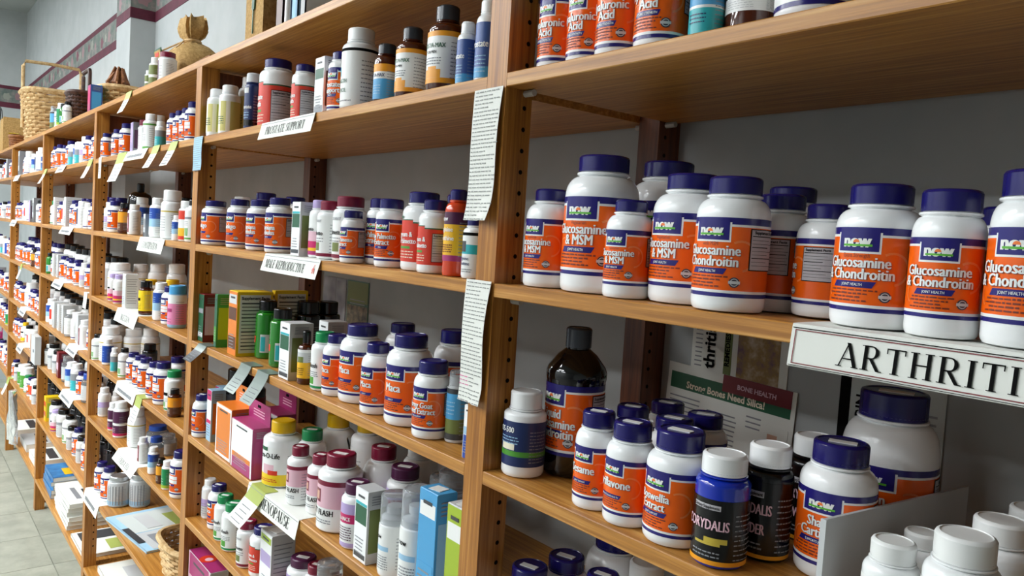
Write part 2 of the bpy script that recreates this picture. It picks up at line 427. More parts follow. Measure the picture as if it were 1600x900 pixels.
# style, body, cap, cap radius ratio, cap height ratio, shoulder z ratio, label z0, z1, design, phrase
LOOK = {
 'hyal': ('std', 'white', 'navy', .70, .12, .72, .06, .70, d_now(('Hyaluronic', 'Acid'), 'DOUBLE STRENGTH'), 'white bottle, orange Hyaluronic Acid label'),
 'msm': ('std', 'white', 'navy', .68, .12, .70, .12, .69, d_now(('Glucosamine', '& MSM'), 'JOINT HEALTH', sub='Vegetarian'), 'white bottle, orange Glucosamine & MSM label, navy cap'),
 'chon_msm': ('std', 'white', 'navy', .72, .13, .70, .10, .69, d_now(('Glucosamine', 'Chondroitin'), 'JOINT HEALTH', sub='with MSM', facts=1.1), 'white bottle, orange Chondroitin with MSM label, navy cap'),
 'factsfront': ('std', 'white', 'navy', .72, .13, .70, .10, .69, d_now(('Glucosamine', 'Chondroitin'), 'JOINT HEALTH', u0=-1.3, facts=1.15), 'navy-capped white bottle turned to its Supplement Facts panel'),
 'chon_x': ('std', 'white', 'navy', .73, .14, .70, .10, .69, d_now(('Glucosamine', '& Chondroitin'), 'JOINT HEALTH', sub='Extra Strength'), 'white bottle, orange Extra Strength Glucosamine label, navy cap'),
 'chon': ('std', 'white', 'navy', .81, .15, .68, .12, .67, d_now(('Glucosamine', '& Chondroitin'), 'JOINT HEALTH'), 'white bottle, orange Glucosamine & Chondroitin label, navy cap'),
 'iprif': ('std', 'white', 'navy', .76, .17, .66, .10, .65, d_now(('Ipriflavone',), 'SUPPORTS BONE HEALTH'), 'white bottle, orange Ipriflavone label, navy cap'),
 'sesame': ('std', 'white', 'navy', .74, .16, .66, .10, .65, d_now(('Sesame',), 'JOINT SUPPORT'), 'white bottle, orange label ending in ame, navy cap'),
 'bosw': ('std', 'white', 'navy', .75, .17, .67, .08, .66, d_now(('Boswellia', 'Extract'), 'JOINT SUPPORT'), 'white bottle, orange Boswellia Extract label, navy cap'),
 'shark': ('std', 'white', 'navy', .72, .16, .68, .10, .66, d_now(('Shark', 'Cartilage'), 'SUPPORTS JOINTS'), 'white bottle, orange Shark Cartilage label, navy cap'),
 'maca': ('std', 'white', 'navy', .70, .14, .68, .10, .67, d_now(('Maca',), 'ENERGY', u0=-.15), 'white bottle, orange Maca label, navy cap'),
 'goat': ('std', 'white', 'navy', .78, .16, .68, .10, .67, d_now(('Horny Goat', 'Weed Extract'), 'MALE SUPPORT', u0=-.1), 'white bottle, orange Horny Goat Weed label, navy cap'),
 'now_g': ('std', 'white', 'navy', .74, .13, .74, .06, .72, d_now(('Ginkgo',), 'HEALTH'), 'white bottle, plain orange label, navy cap'),
 'now_b': ('std', 'white', 'navy', .74, .13, .74, .06, .72, d_now(('Damiana', 'Tribulus'), 'HEALTH'), 'white bottle, orange two-line label, navy cap'),
 'now_small': ('std', 'white', 'navy', .74, .13, .74, .04, .72, d_now(('Prostate', 'Support'), 'HEALTH'), 'small white bottle, orange label, navy cap'),
 'saw': ('std', 'white', 'navy', .78, .14, .72, .08, .70, d_now(('Saw Palmetto', 'Extract'), 'MEN', u0=.1), 'white bottle, orange Saw Palmetto label, navy cap'),
 'saw_s': ('std', 'white', 'navy', .78, .14, .70, .08, .68, d_now(('Saw Palmetto', 'Extract'), 'MEN'), 'small white bottle, orange Saw Palmetto label, navy cap'),
 'now_o': ('std', 'white', 'navy', .72, .15, .72, .08, .70, d_now(('Vitamin', 'Extract'), 'HEALTH'), 'white bottle, orange label, navy cap'),
 'nowred_p': ('std', 'white', 'navy', .73, .13, .74, .0, .80, d_red(('Prostate', 'Health')), 'white bottle, red Prostate Health label, navy cap'),
 'nowred_s': ('std', 'white', 'navy', .73, .14, .72, .10, .80, d_red(('Pygeum &', 'Saw Palmetto')), 'white bottle, red Pygeum & Saw Palmetto label, navy cap'),
 'nowjar': ('jar', 'white', 'navy', .70, .17, .58, .05, .55, d_now(('Gelatin', 'Powder'), 'JOINT HEALTH'), 'large round white jar, orange label, navy lid'),
 'liquid': ('cone', 'blackgloss', 'capgray', .44, .14, .66, .14, .625, d_now(('Liquid', 'Glucosamine', 'Chondroitin'), 'JOINT HEALTH'), 'tall black liquid bottle, orange Liquid Glucosamine label'),
 'os500': ('std', 'white', 'white', .74, .20, .72, .12, .66, d_bands([(0, .1, 'dkblue'), (.1, .22, 'dkblue'), (.22, .34, 'green'), (.34, 1, 'dkblue')], [('OS-500', -.2, .75, .13, 'wht', 1.1)], ('ltblue', .5, .7, 3), [(-.5, .3, .36, .5, 'cream')]), 'white bottle with dark blue OS-500 label'),
 'corydb': ('std', 'blueglass', 'white', .82, .18, .72, .02, .62, d_bands([(0, .07, 'amberlab'), (.07, 1, 'black')], [('CORYDALIS', -.1, .54, .16, 'rose', 1.75), ('Dietary Supplement', -.1, .86, .05, 'ink', 1.0)], ('gray', .12, .24, 2), [(-.65, .45, .84, .92, 'grayp'), (-.1, .75, .34, .42, 'gold'), (-.5, .5, .30, .34, 'gold')]), 'blue glass bottle, black CORYDALIS label, white cap'),
 'corydp': ('std', 'black', 'white', .84, .18, .72, .02, .70, d_bands([(0, .05, 'amberlab'), (.05, 1, 'black')], [('CORYDALIS', -.1, .58, .14, 'rose', 1.75), ('POWDER', -.1, .32, .14, 'rose', 1.3), ('Dietary Supplement', -.1, .82, .05, 'ink', 1.0)], ('gray', .12, .24, 2), [(-.65, .45, .80, .88, 'grayp')]), 'black bottle, CORYDALIS POWDER label, white cap'),
 'blueb': ('std', 'white', 'white', .74, .16, .74, .05, .74, d_bands([(0, .45, 'teal'), (.45, .5, 'wht'), (.5, 1, 'sky')], (), ('dkblue', .2, .4, 3)), 'slim white bottle with sky blue label'),
 'amberjar': ('jar', 'amberglass', 'white', .8, .2, .62, .35, .6, d_bands(W_, (), ('gray', .2, .8, 4)), 'squat amber glass jar with white label'),
 'plainw': ('std', 'white', 'wht', .78, .20, .66, .06, .62, d_bands([(0, .06, 'navyl'), (.06, 1, 'wht')], (), ('gray', .3, .8, 5)), 'plain white bottle with ridged white cap'),
 'wgreen': ('std', 'white', 'white', .74, .14, .76, .06, .74, d_bands([(0, .04, 'wht'), (.04, .9, 'lgold'), (.9, 1, 'wht')], (), ('dkgreen', .25, .5, 4), [(-1.5, -.7, .04, .9, 'lime'), (-.3, .1, .04, .9, 'cream'), (.7, 1.1, .04, .9, 'cream')], False), 'white bottle with gold and green striped label'),
 'navyb': ('std', 'dkblue', 'ltgray', .84, .16, .74, .06, .74, d_bands([(0, .16, 'black'), (.16, 1, 'dkblue')], [('Prostate', 0, .45, .1, 'wht', 1.6)], ('ltblue', .2, .4, 3), [(-.4, .4, .86, 1, 'ltgray')]), 'slim navy bottle with grey cap'),
 'source': ('std', 'white', 'white', .72, .15, .74, .03, .74, d_bands([(0, .35, 'wht'), (.35, .95, 'wht'), (.95, 1, 'ink')], [('STRENGTH', -.4, .40, .07, 'dkgreen', 1.3), ('CONTROL', -.4, .24, .07, 'dkgreen', 1.3)], ('gray', .08, .14, 1), [(-1.4, -.35, .52, .68, 'teal'), (-1.1, -.55, .68, .9, 'brown')]), 'tall white bottle, teal square and ridged white cap'),
 'sourceT': ('std', 'white', 'navy', .72, .15, .74, .03, .92, d_bands([(0, .5, 'wht'), (.5, .72, 'teal'), (.72, .93, 'wht'), (.93, 1, 'ink')], [('Arginine', -.3, .36, .08, 'dkblue', 1.2), ('Ornithine', -.3, .24, .08, 'dkblue', 1.2)], ('gray', .08, .18, 2), [(-.9, -.1, .55, .8, 'dkgray')]), 'white bottle with black arch and teal band'),
 'prosta': ('std', 'amberglass', 'capgray', .62, .17, .70, .08, .68, d_bands([(0, .1, 'amberlab'), (.1, .9, 'wht'), (.9, 1, 'amberlab')], [('PROSTA-MAX', -.1, .68, .09, 'dkgreen', 1.9), ('FOR MEN', -.1, .57, .055, 'ink', .9)], ('gray', .36, .52, 3), [(-.6, .5, .1, .26, 'amberlab'), (-.35, .25, .26, .32, 'amberlab')]), 'amber glass bottle, white PROSTA-MAX label, charcoal cap'),
 'prostaB': ('std', 'amberglass', 'capgray', .72, .16, .70, .08, .66, d_bands([(0, .58, 'sky'), (.58, .78, 'wht'), (.78, 1, 'amberlab')], [('PROSTA-MAX', -.1, .63, .1, 'dkblue', 1.8)], ('ltblue', .15, .45, 4)), 'small amber bottle, blue and yellow PROSTA-MAX label'),
 'bluelab': ('std', 'white', 'white', .68, .15, .72, .04, .72, d_bands([(0, .2, 'sky'), (.2, 1, 'bluelab')], [('Prostate', -.2, .55, .13, 'wht', 1.7)], ('ltblue', .1, .45, 5)), 'white bottle with blue Prostate label'),
 'purpleb': ('std', 'white', 'lav', .76, .14, .74, .03, .72, d_bands([(0, .1, 'magenta'), (.1, .18, 'yelart'), (.18, .35, 'hotpink'), (.35, .6, 'rose'), (.6, 1, 'wht')], [('Palmetto', -.2, .62, .1, 'ink', 1.6)], None), 'white bottle with pink and purple label'),
 'palmw': ('std', 'white', 'maroon', .80, .16, .74, .03, .78, d_bands([(0, .08, 'maroon'), (.08, 1, 'wht')], [('SOLARAY', -.2, .84, .07, 'gray', 1.4), ('Palmetto', -.2, .52, .11, 'ink', 1.7)], ('gray', .36, .5, 2), [(-.5, .15, .14, .34, 'olive')]), 'white bottle, maroon cap and maroon base stripe'),
 'carnit': ('std', 'ambery', 'navy', .66, .12, .74, .16, .74, d_bands([(0, .12, 'magenta'), (.12, .75, 'yelart'), (.75, 1, 'plum')], [('now', -.3, .82, .1, 'wht', .8), ('Arginine', -.2, .6, .1, 'wht', 1.6), ('Ornithine', -.2, .42, .1, 'wht', 1.6)], ('dkor', .18, .36, 4)), 'translucent orange bottle with purple and yellow label'),
 'whgreen': ('std', 'white', 'black', .6, .14, .74, .05, .72, d_bands([(0, .06, 'green'), (.06, .72, 'wht'), (.72, .8, 'gray'), (.8, 1, 'wht')], (), ('gray', .5, .68, 3), [(-.4, .5, .12, .4, 'green')]), 'small white bottle with green patch and dark cap'),
 'greenb': ('std', 'greenglass', 'black', .74, .17, .74, .06, .46, d_bands([(0, 1, 'greenglass')], (), None, [(.25, 1.4, .1, .9, 'ltgray'), (-.9, -.3, .5, .8, 'red'), (.3, .7, .15, .8, 'teal')], False), 'clear green bottle with black cap'),
 'blackb': ('std', 'blackgloss', 'black', .80, .20, .72, .08, .66, d_bands([(0, 1, 'gunmetal')], (), ('gray', .3, .7, 4)), 'black bottle with black cap'),
 'maroonb': ('std', 'blackgloss', 'garnet', .7, .2, .7, .1, .6, d_bands([(0, 1, 'garnet')], (), ('rose', .3, .7, 3)), 'small dark bottle with garnet cap'),
 'amberdrop': ('std', 'amberglass', 'black', .5, .22, .66, .1, .66, d_bands([(0, .55, 'yelart'), (.55, .9, 'ltgray'), (.9, 1, 'wht')], (), ('brown', .12, .4, 4), [(-.5, .4, .55, .75, 'olive')]), 'amber dropper bottle with yellow label'),
 'wgreencap': ('std', 'white', 'gcap', .74, .17, .72, .03, .74, d_bands([(0, .06, 'gcap'), (.06, 1, 'wht')], [('Cohosh', -.2, .52, .12, 'ink', 1.5)], ('gray', .3, .45, 3), [(-.5, .1, .1, .28, 'green')]), 'white bottle, green cap and green base stripe'),
 'smallblue': ('std', 'ltgray', 'clear', .85, .2, .78, .03, .76, d_bands([(0, .12, 'dkgray'), (.12, .4, 'olive'), (.4, .9, 'sky'), (.9, 1, 'dkgray')], (), ('ltblue', .5, .8, 4)), 'slim bottle with lake-blue landscape label'),
 'yelcap': ('std', 'white', 'yelcap', .62, .18, .70, .02, .62, d_bands([(0, .3, 'yellow'), (.3, 1, 'wht')], [('Fem-O-Life', -.1, .72, .14, 'ink', 1.8)], ('red', .1, .2, 2), [(-.4, .3, .3, .55, 'rose'), (-.05, .5, .28, .4, 'red'), (-.8, -.1, .9, 1.0, 'dkgreen')]), 'white and yellow bottle with glossy yellow cap'),
 'yelback': ('std', 'white', 'yelcap', .66, .18, .70, .03, .62, d_bands(W_, (), ('gray', .1, .8, 8)), 'white bottle with yellow cap, label turned away'),
 'yelgray': ('jar', 'white', 'wht', .7, .16, .6, .05, .55, d_bands(W_, (), ('gray', .1, .8, 6)), 'large plain white jar in shadow'),
 'flash': ('std', 'white', 'maroon', .66, .16, .72, .02, .68, d_bands([(0, .45, 'wht'), (.45, .9, 'rose'), (.9, 1, 'maroon')], [('HOT FLASH', -.15, .30, .12, 'ink', 1.9)], ('gray', .14, .24, 2), [(-.55, -.1, .55, .82, 'maroon'), (-.45, -.2, .6, .77, 'flesh')]), 'white bottle with pink HOT FLASH label and maroon cap'),
 'marjar': ('jar', 'white', 'maroon', .6, .16, .55, .05, .5, d_bands([(0, .9, 'rose'), (.9, 1, 'maroon')], (), ('gray', .1, .6, 4)), 'round white jar with maroon lid'),
 'lavend': ('std', 'white', 'plum', .78, .17, .72, .02, .70, d_bands([(0, .1, 'lav'), (.1, .55, 'wht'), (.55, .76, 'hotpink'), (.76, 1, 'lav')], [('BALANCE', -.2, .61, .09, 'wht', 1.4)], ('plum', .16, .5, 6)), 'white bottle, lavender label with pink band, purple cap'),
 'spray': ('tube', 'white', 'clear', .96, .34, .64, .05, .62, d_bands(W_, [('now', -.35, .74, .1, 'ink', .7)], ('gray', .08, .4, 6), [(-.7, .5, .48, .58, 'ltblue')]), 'tall white body spray with clear overcap'),
 'clearjar': ('std', 'clear', 'clear', .8, .2, .74, .1, .6, d_bands([(0, 1, 'ltgray')], (), ('gray', .2, .8, 4)), 'clear plastic jar with clear lid'),
 'whlil': ('std', 'white', 'white', .72, .15, .74, .06, .70, d_bands([(0, .4, 'ltgray'), (.4, .7, 'lav'), (.7, 1, 'wht')], (), ('gray', .1, .6, 5)), 'white bottle with pale lilac label'),
 'marw': ('std', 'white', 'maroon', .84, .18, .76, .05, .74, d_bands(W_, (), ('gray', .2, .8, 4), [(-.5, .05, .05, .95, 'plum')]), 'white bottle with plum stripe and maroon cap'),
 'whband': ('std', 'white', 'white', .72, .15, .76, .0, .76, d_bands([(0, .12, 'green'), (.12, .9, 'wht'), (.9, .96, 'green'), (.96, 1, 'wht')], (), ('gray', .35, .6, 4), [(-.35, .0, .62, .82, 'gray')]), 'white bottle with green bands'),
 'teal': ('std', 'white', 'white', .74, .15, .74, .04, .72, d_bands([(0, .55, 'teal'), (.55, .9, 'gray'), (.9, 1, 'wht')], (), ('wht', .1, .45, 4)), 'white bottle with teal and grey label'),
 'brownyel': ('std', 'amberglass', 'black', .66, .17, .72, .06, .70, d_bands([(0, .45, 'brown'), (.45, 1, 'amberlab')], (), ('cream', .1, .4, 4)), 'small brown bottle with amber yellow label'),
 'redw': ('std', 'white', 'white', .74, .15, .74, .05, .74, d_bands([(0, .08, 'wht'), (.08, 1, 'wht')], (), None, [(-1.0, .35, .02, .96, 'garnet'), (-.5, .1, .2, .75, 'rose')]), 'white bottle with red side panel'),
 'whblue': ('std', 'white', 'white', .74, .15, .74, .05, .74, d_bands([(0, .3, 'wht'), (.3, .6, 'ltblue'), (.6, 1, 'blue')], (), ('ltblue', .65, .9, 3)), 'white bottle with blue shaded label'),
 'blackjug': ('jug', 'blackgloss', 'black', .30, .14, .62, .08, .5, d_bands([(0, 1, 'gunmetal')], (), ('gray', .2, .8, 4)), 'large black jug with round shoulders'),
 'bigwhite': ('jar', 'white', 'white', .80, .2, .66, .05, .6, d_bands([(0, .9, 'wht'), (.9, .95, 'gold'), (.95, 1, 'wht')], (), ('gray', .2, .8, 6)), 'large white tub with white lid'),
 'yelred': ('std', 'white', 'white', .8, .15, .76, .03, .76, d_bands([(0, .12, 'red'), (.12, .4, 'yelart'), (.4, .7, 'wht'), (.7, 1, 'red')], (), None), 'white bottle with red and yellow bands'),
 'yelamber': ('std', 'amberglass', 'black', .78, .18, .74, .1, .72, d_bands([(0, 1, 'yellow')], [('B-100', -.2, .5, .15, 'ink', 1.2)], ('ink', .1, .4, 4)), 'amber bottle with bright yellow label and black cap'),
 'pinkblue': ('std', 'ltblue', 'sky', .9, .2, .78, .04, .78, d_bands([(0, .04, 'ltblue'), (.04, .72, 'pink'), (.72, 1, 'wht')], [('Digest', -.1, .45, .12, 'magenta', 1.4)], ('magenta', .12, .3, 2)), 'pink labelled bottle with sky blue cap'),
 'bluejar': ('std', 'white', 'white', .8, .16, .76, .08, .74, d_bands([(0, 1, 'blue')], (), ('ltblue', .2, .8, 4)), 'white bottle with royal blue label'),
 'plum': ('std', 'white', 'white', .78, .16, .74, .05, .74, d_bands([(0, .1, 'hotpink'), (.1, .42, 'plum'), (.42, .52, 'wht'), (.52, 1, 'plum')], (), ('rose', .15, .35, 3)), 'white bottle with plum purple label'),
 'bluelid': ('jar', 'clear', 'blue', .78, .2, .66, .08, .6, d_bands([(0, 1, 'ltgray')], (), ('gray', .2, .8, 5)), 'clear jar with blue lid'),
 'whgreenlab': ('std', 'white', 'white', .78, .16, .74, .05, .74, d_bands([(0, .15, 'lime'), (.15, 1, 'gcap')], (), ('wht', .2, .6, 3)), 'white bottle with green label'),
 'wgreenlab': ('std', 'white', 'white', .74, .16, .76, .06, .74, d_bands([(0, .42, 'olive'), (.42, .55, 'wht'), (.55, 1, 'olive')], (), None), 'white bottle with leafy green label'),
 'tin': ('jar', 'ltgray', 'silver', .84, .14, .78, .04, .74, d_bands([(0, .22, 'ltblue'), (.22, 1, 'ltgray')], (), ('gray', .3, .9, 8), [(.1+.28*i, .18+.28*i, .05, .95, 'gray') for i in range(6)]), 'white and pale blue canister with silver lid'),
 'darklid': ('jar', 'white', 'black', .86, .18, .70, .05, .64, d_bands([(0, 1, 'ltgray')], (), ('gray', .2, .8, 5)), 'pale tub with black lid'),
 'greentub': ('jar', 'white', 'white', .9, .2, .7, .06, .66, d_bands([(0, 1, 'green')], (), ('wht', .2, .7, 4)), 'white tub with green label'),
 'redlab': ('std', 'white', 'white', .8, .16, .74, .05, .74, d_bands([(0, .3, 'wht'), (.3, 1, 'wht')], (), ('gray', .1, .25, 2), [(-.6, .6, .3, .95, 'red')]), 'white bottle with red square label'),
 'whnavy': ('std', 'white', 'white', .78, .16, .76, .05, .76, d_bands([(0, .1, 'wht'), (.1, 1, 'wht')], (), ('gray', .15, .3, 2), [(-.8, .5, .1, .95, 'dkblue')]), 'white bottle with navy panel'),
 'whdark': ('std', 'white', 'black', .8, .17, .74, .05, .72, d_bands([(0, .6, 'ltgray'), (.6, .75, 'gray'), (.75, 1, 'wht')], (), ('gray', .1, .6, 5)), 'white bottle with grey print and black cap'),
 'clearbot': ('std', 'clear', 'white', .7, .16, .76, .08, .7, d_bands([(0, 1, 'wht')], (), ('gray', .2, .8, 6)), 'clear bottle with white label'),
}
def body_mesh(style, r, h, cr, ch, hs, bm, cm, near, sticker):
    seg = 48 if near else 22
    k = 1.0
    zc = h*(1-ch); rc = r*cr; zs = h*hs
    f = min(r*.16, .005)
    pr = [(0, .0006), (r-f*1.4, 0), (r-f*.45, f*.25), (r-f*.1, f*.8), (r, f*1.5)]
    nk = rc*.93
    B = MB(); C = MB()
    if style == 'cone':
        pr += [(r, h*.62), (r*1.01, h*.635), (r*1.035, h*.66), (r*1.035, h*.70), (r*.97, h*.735), (r*.66, h*.815), (nk*1.02, h*.855), (nk, h*.93)]
    elif style == 'tube':
        pr += [(r, zs-.004), (r*.98, zs-.001), (r*.9, zs), (r*.9, zs+.008), (r*.45, zs+.012), (r*.4, zs+h*.12), (r*.55, zs+h*.125), (r*.55, zs+h*.2), (0, zs+h*.205)]
    else:
        zn = zc-h*(.035 if style == 'std' else .03)
        n = 7 if near else 4
        pr.append((r, zs))
        for i in range(1, n+1):
            a = math.pi/2*i/n
            e = 1.0 if style == 'std' else .85
            pr.append((nk+(r-nk)*math.cos(a)**e, zs+(zn-zs)*math.sin(a)))
        pr += [(nk*1.05, zn+h*.008), (rc*1.05, zn+h*.014), (rc*1.05, zn+h*.026), (nk, zn+h*.03), (nk, h-ch*h*.4)]
    B.lathe(pr+([] if style == 'tube' else [(0, pr[-1][1])]), bm, seg)
    z0 = zc if style != 'tube' else zs+.0006
    if style == 'cone': z0 = h*.865
    if style == 'tube':
        C.lathe([(r*.97, z0), (r*.97, h*.965), (r*.93, h*.985), (r*.84, h), (0, h), (0, h-.002), (r*.82, h-.002), (r*.91, h*.965), (r*.92, z0)], cm, seg)
    else:
        b = min(.0022, ch*h*.2)
        C.lathe([(rc*.9, z0), (rc, z0), (rc, z0+ch*h*.12)], cm, seg)
        C.lathe([(rc, z0+ch*h*.12), (rc*1.0, h-b)], cm, seg*2 if near else seg, (0, 0, 0), .022 if near else 0)
        C.lathe([(rc, h-b), (rc-b*.4, h-b*.3), (rc-b*1.2, h), (rc*.86, h), (rc*.84, h-.0007), (0, h-.0007)], cm, seg)
    S = None
    if sticker:
        S = MB(); S.box((rc*.1, -rc*.15, h-.0002), (rc*1.0, rc*.42, .0008), 'sticker', .3)
    return B, C, S
_PR = {}
def parts_for(look, r, h, near, sticker, seed):
    st, bm, cm, cr, ch, hs, l0, l1, des, ph = LOOK[look]
    B, C, S = body_mesh(st, r, h, cr, ch, hs, bm, cm, near, sticker)
    L = Lab(r, h*l0+.0015, h*min(l1, hs-.005), near, seed)
    des(L)
    out = [('body', B.mesh('body'), []), ('cap', C.mesh('cap'), [('price_sticker', S.mesh('price_sticker', False))] if S else [])]
    subs = []
    if L.let.v: subs.append(('lettering', L.let.mesh('lettering', False)))
    for k, mb in L.extra.items(): subs.append((k, mb.mesh(k, False)))
    out.append(('label', L.base.mesh('label', True, 80), subs))
    return out
PENDING = []
HIDDEN = set((14,18,61,79,97,119,123,125,174,221,233,234,235,236,237,238,239,240,241,242,243,245,256,257,258,259,262,263,279,298,318,322,340,344,353,354,355,356,357,358,359,360,361,372,373,374,375,376,377,378,379,383,390,426,427,432,433,449,450,455,458,462,463,464,465,473,476,477,484,485,493,494,495,503,506,513,516))     # places in the rows that nothing can be seen of
SEQ = [0]
def bottle(where, look, x, y, z, r, h, near, rz=0., sticker=False):
    SEQ[0] += 1
    if SEQ[0] in HIDDEN: return None
    name = 'supplement_jar' if LOOK[look][0] in ('jar', 'jug') else ('body_spray' if look == 'spray' else {'amberglass': 'amber_bottle', 'blackgloss': 'black_bottle', 'black': 'black_bottle', 'greenglass': 'green_bottle', 'blueglass': 'blue_bottle', 'clear': 'clear_bottle', 'ambery': 'orange_bottle', 'dkblue': 'navy_bottle'}.get(LOOK[look][1], 'supplement_bottle'))
    cat = 'jar' if name == 'supplement_jar' else 'bottle'
    root = bpy.data.objects.new(name, None); COL.objects.link(root); root.empty_display_size = .02
    root.location = (x, y, z); root.rotation_euler = (0, 0, rz)
    if near:
        prt = parts_for(look, r, h, True, sticker, hash((round(x*1000), round(y*1000))) & 0xffff)
    else:
        if look not in _PR: _PR[look] = parts_for(look, .022, .09, False, False, 5)
        prt = _PR[look]
        root.scale = (r/.022, r/.022, h/.09)
    for nm, me, subs in prt:
        o = obj(nm, me, root)
        for n2, m2 in subs: obj(n2, m2, o)
    root['category'] = cat
    root['seq_'] = SEQ[0]
    PENDING.append((root, LOOK[look][9], where, h, look, r))
    return root
# cartons: front design by bands, optional side colour
CART = {
 'bxpic': ('white', 'white', [(0, .16, 'gray'), (.3, .62, 'wht'), (.62, .8, 'dkgreen')], 'brown', 'white carton with berry picture side'),
 'bxgreen': ('white', 'ltgray', [(.05, .12, 'dkgray'), (.52, .78, 'dkgreen'), (.78, .82, 'teal')], 'olive', 'white carton with dark green square'),
 'bxred': ('dkgreen', 'garnet', [(.1, .2, 'ltgray'), (.6, .7, 'gray')], 'rose', 'wine red carton with dark front'),
 'bxgreenbox': ('dkgreen', 'gcap', [(.1, .4, 'green')], 'lime', 'bright green carton'),
 'bxorbrown': ('orcart', 'yellow', [(.1, .3, 'brown'), (.55, .75, 'brown'), (.8, .95, 'ltgray')], 'facts', 'yellow-edged carton turned to its Supplement Facts side'),
 'bxyellow': ('yellow', 'yellow', [(.1, .5, 'orcart')], 'facts', 'yellow-edged carton standing behind its twin'),
 'bxaM': ('white', 'white', [(0, .45, 'blue'), (.45, .6, 'ltblue')], 'ltgray', 'slim white and blue carton'),
 'bxbluepink': ('white', 'ltblue', [(0, .35, 'ltblue'), (.8, 1, 'hotpink'), (.35, .42, 'hotpink')], 'orcart', 'white carton with pink top and blue side'),
 'bxorange': ('white', 'orcart', [(.05, .95, 'orcart')], 'orcart', 'white carton with orange window'),
 'bxmagenta': ('white', 'magenta', [(0, .25, 'magenta'), (.25, .35, 'orcart')], 'magenta', 'white and magenta carton'),
 'bxsky': ('sky', 'sky', [(.78, .9, 'wht'), (0, .4, 'sky')], 'ltblue', 'sky blue carton'),
 'bxlime': ('lime', 'ltgray', [(.72, .86, 'wht'), (0, .35, 'green')], 'gray', 'lime green carton with silver side'),
 'bxgrey': ('white', 'ltgray', [(.5, .7, 'lav'), (.85, .95, 'lime')], 'lines', 'pale grey carton with lime mark'),
 'bxpink': ('rose', 'ltgray', [(.7, 1, 'magenta')], 'lines', 'pink topped carton with red swirl'),
 'bxlav': ('lav', 'gray', [], 'plum', 'lavender grey carton'),
 'bxwhgreen': ('white', 'white', [(.02, .98, 'ltgray')], 'lines', 'white and pale green carton'),
 'bxpinkblue': ('magenta', 'bluelab', [(.1, .9, 'hotpink')], 'sky', 'magenta carton with blue picture'),
 'bxgray': ('ltgray', 'gray', [(0, .2, 'dkgray'), (.4, .8, 'gray')], 'lines', 'slim grey printed carton'),
 'bxyel4': ('yellow', 'yellow', [(.2, .4, 'red'), (.6, .8, 'red')], 'lime', 'big yellow carton with red squares'),
 'bxmaroon': ('garnet', 'garnet', [(.3, .6, 'rose')], 'plum', 'tall maroon carton'),
 'bxplain': ('ltgray', 'ltgray', [], 'lines', 'plain pale carton'),
}
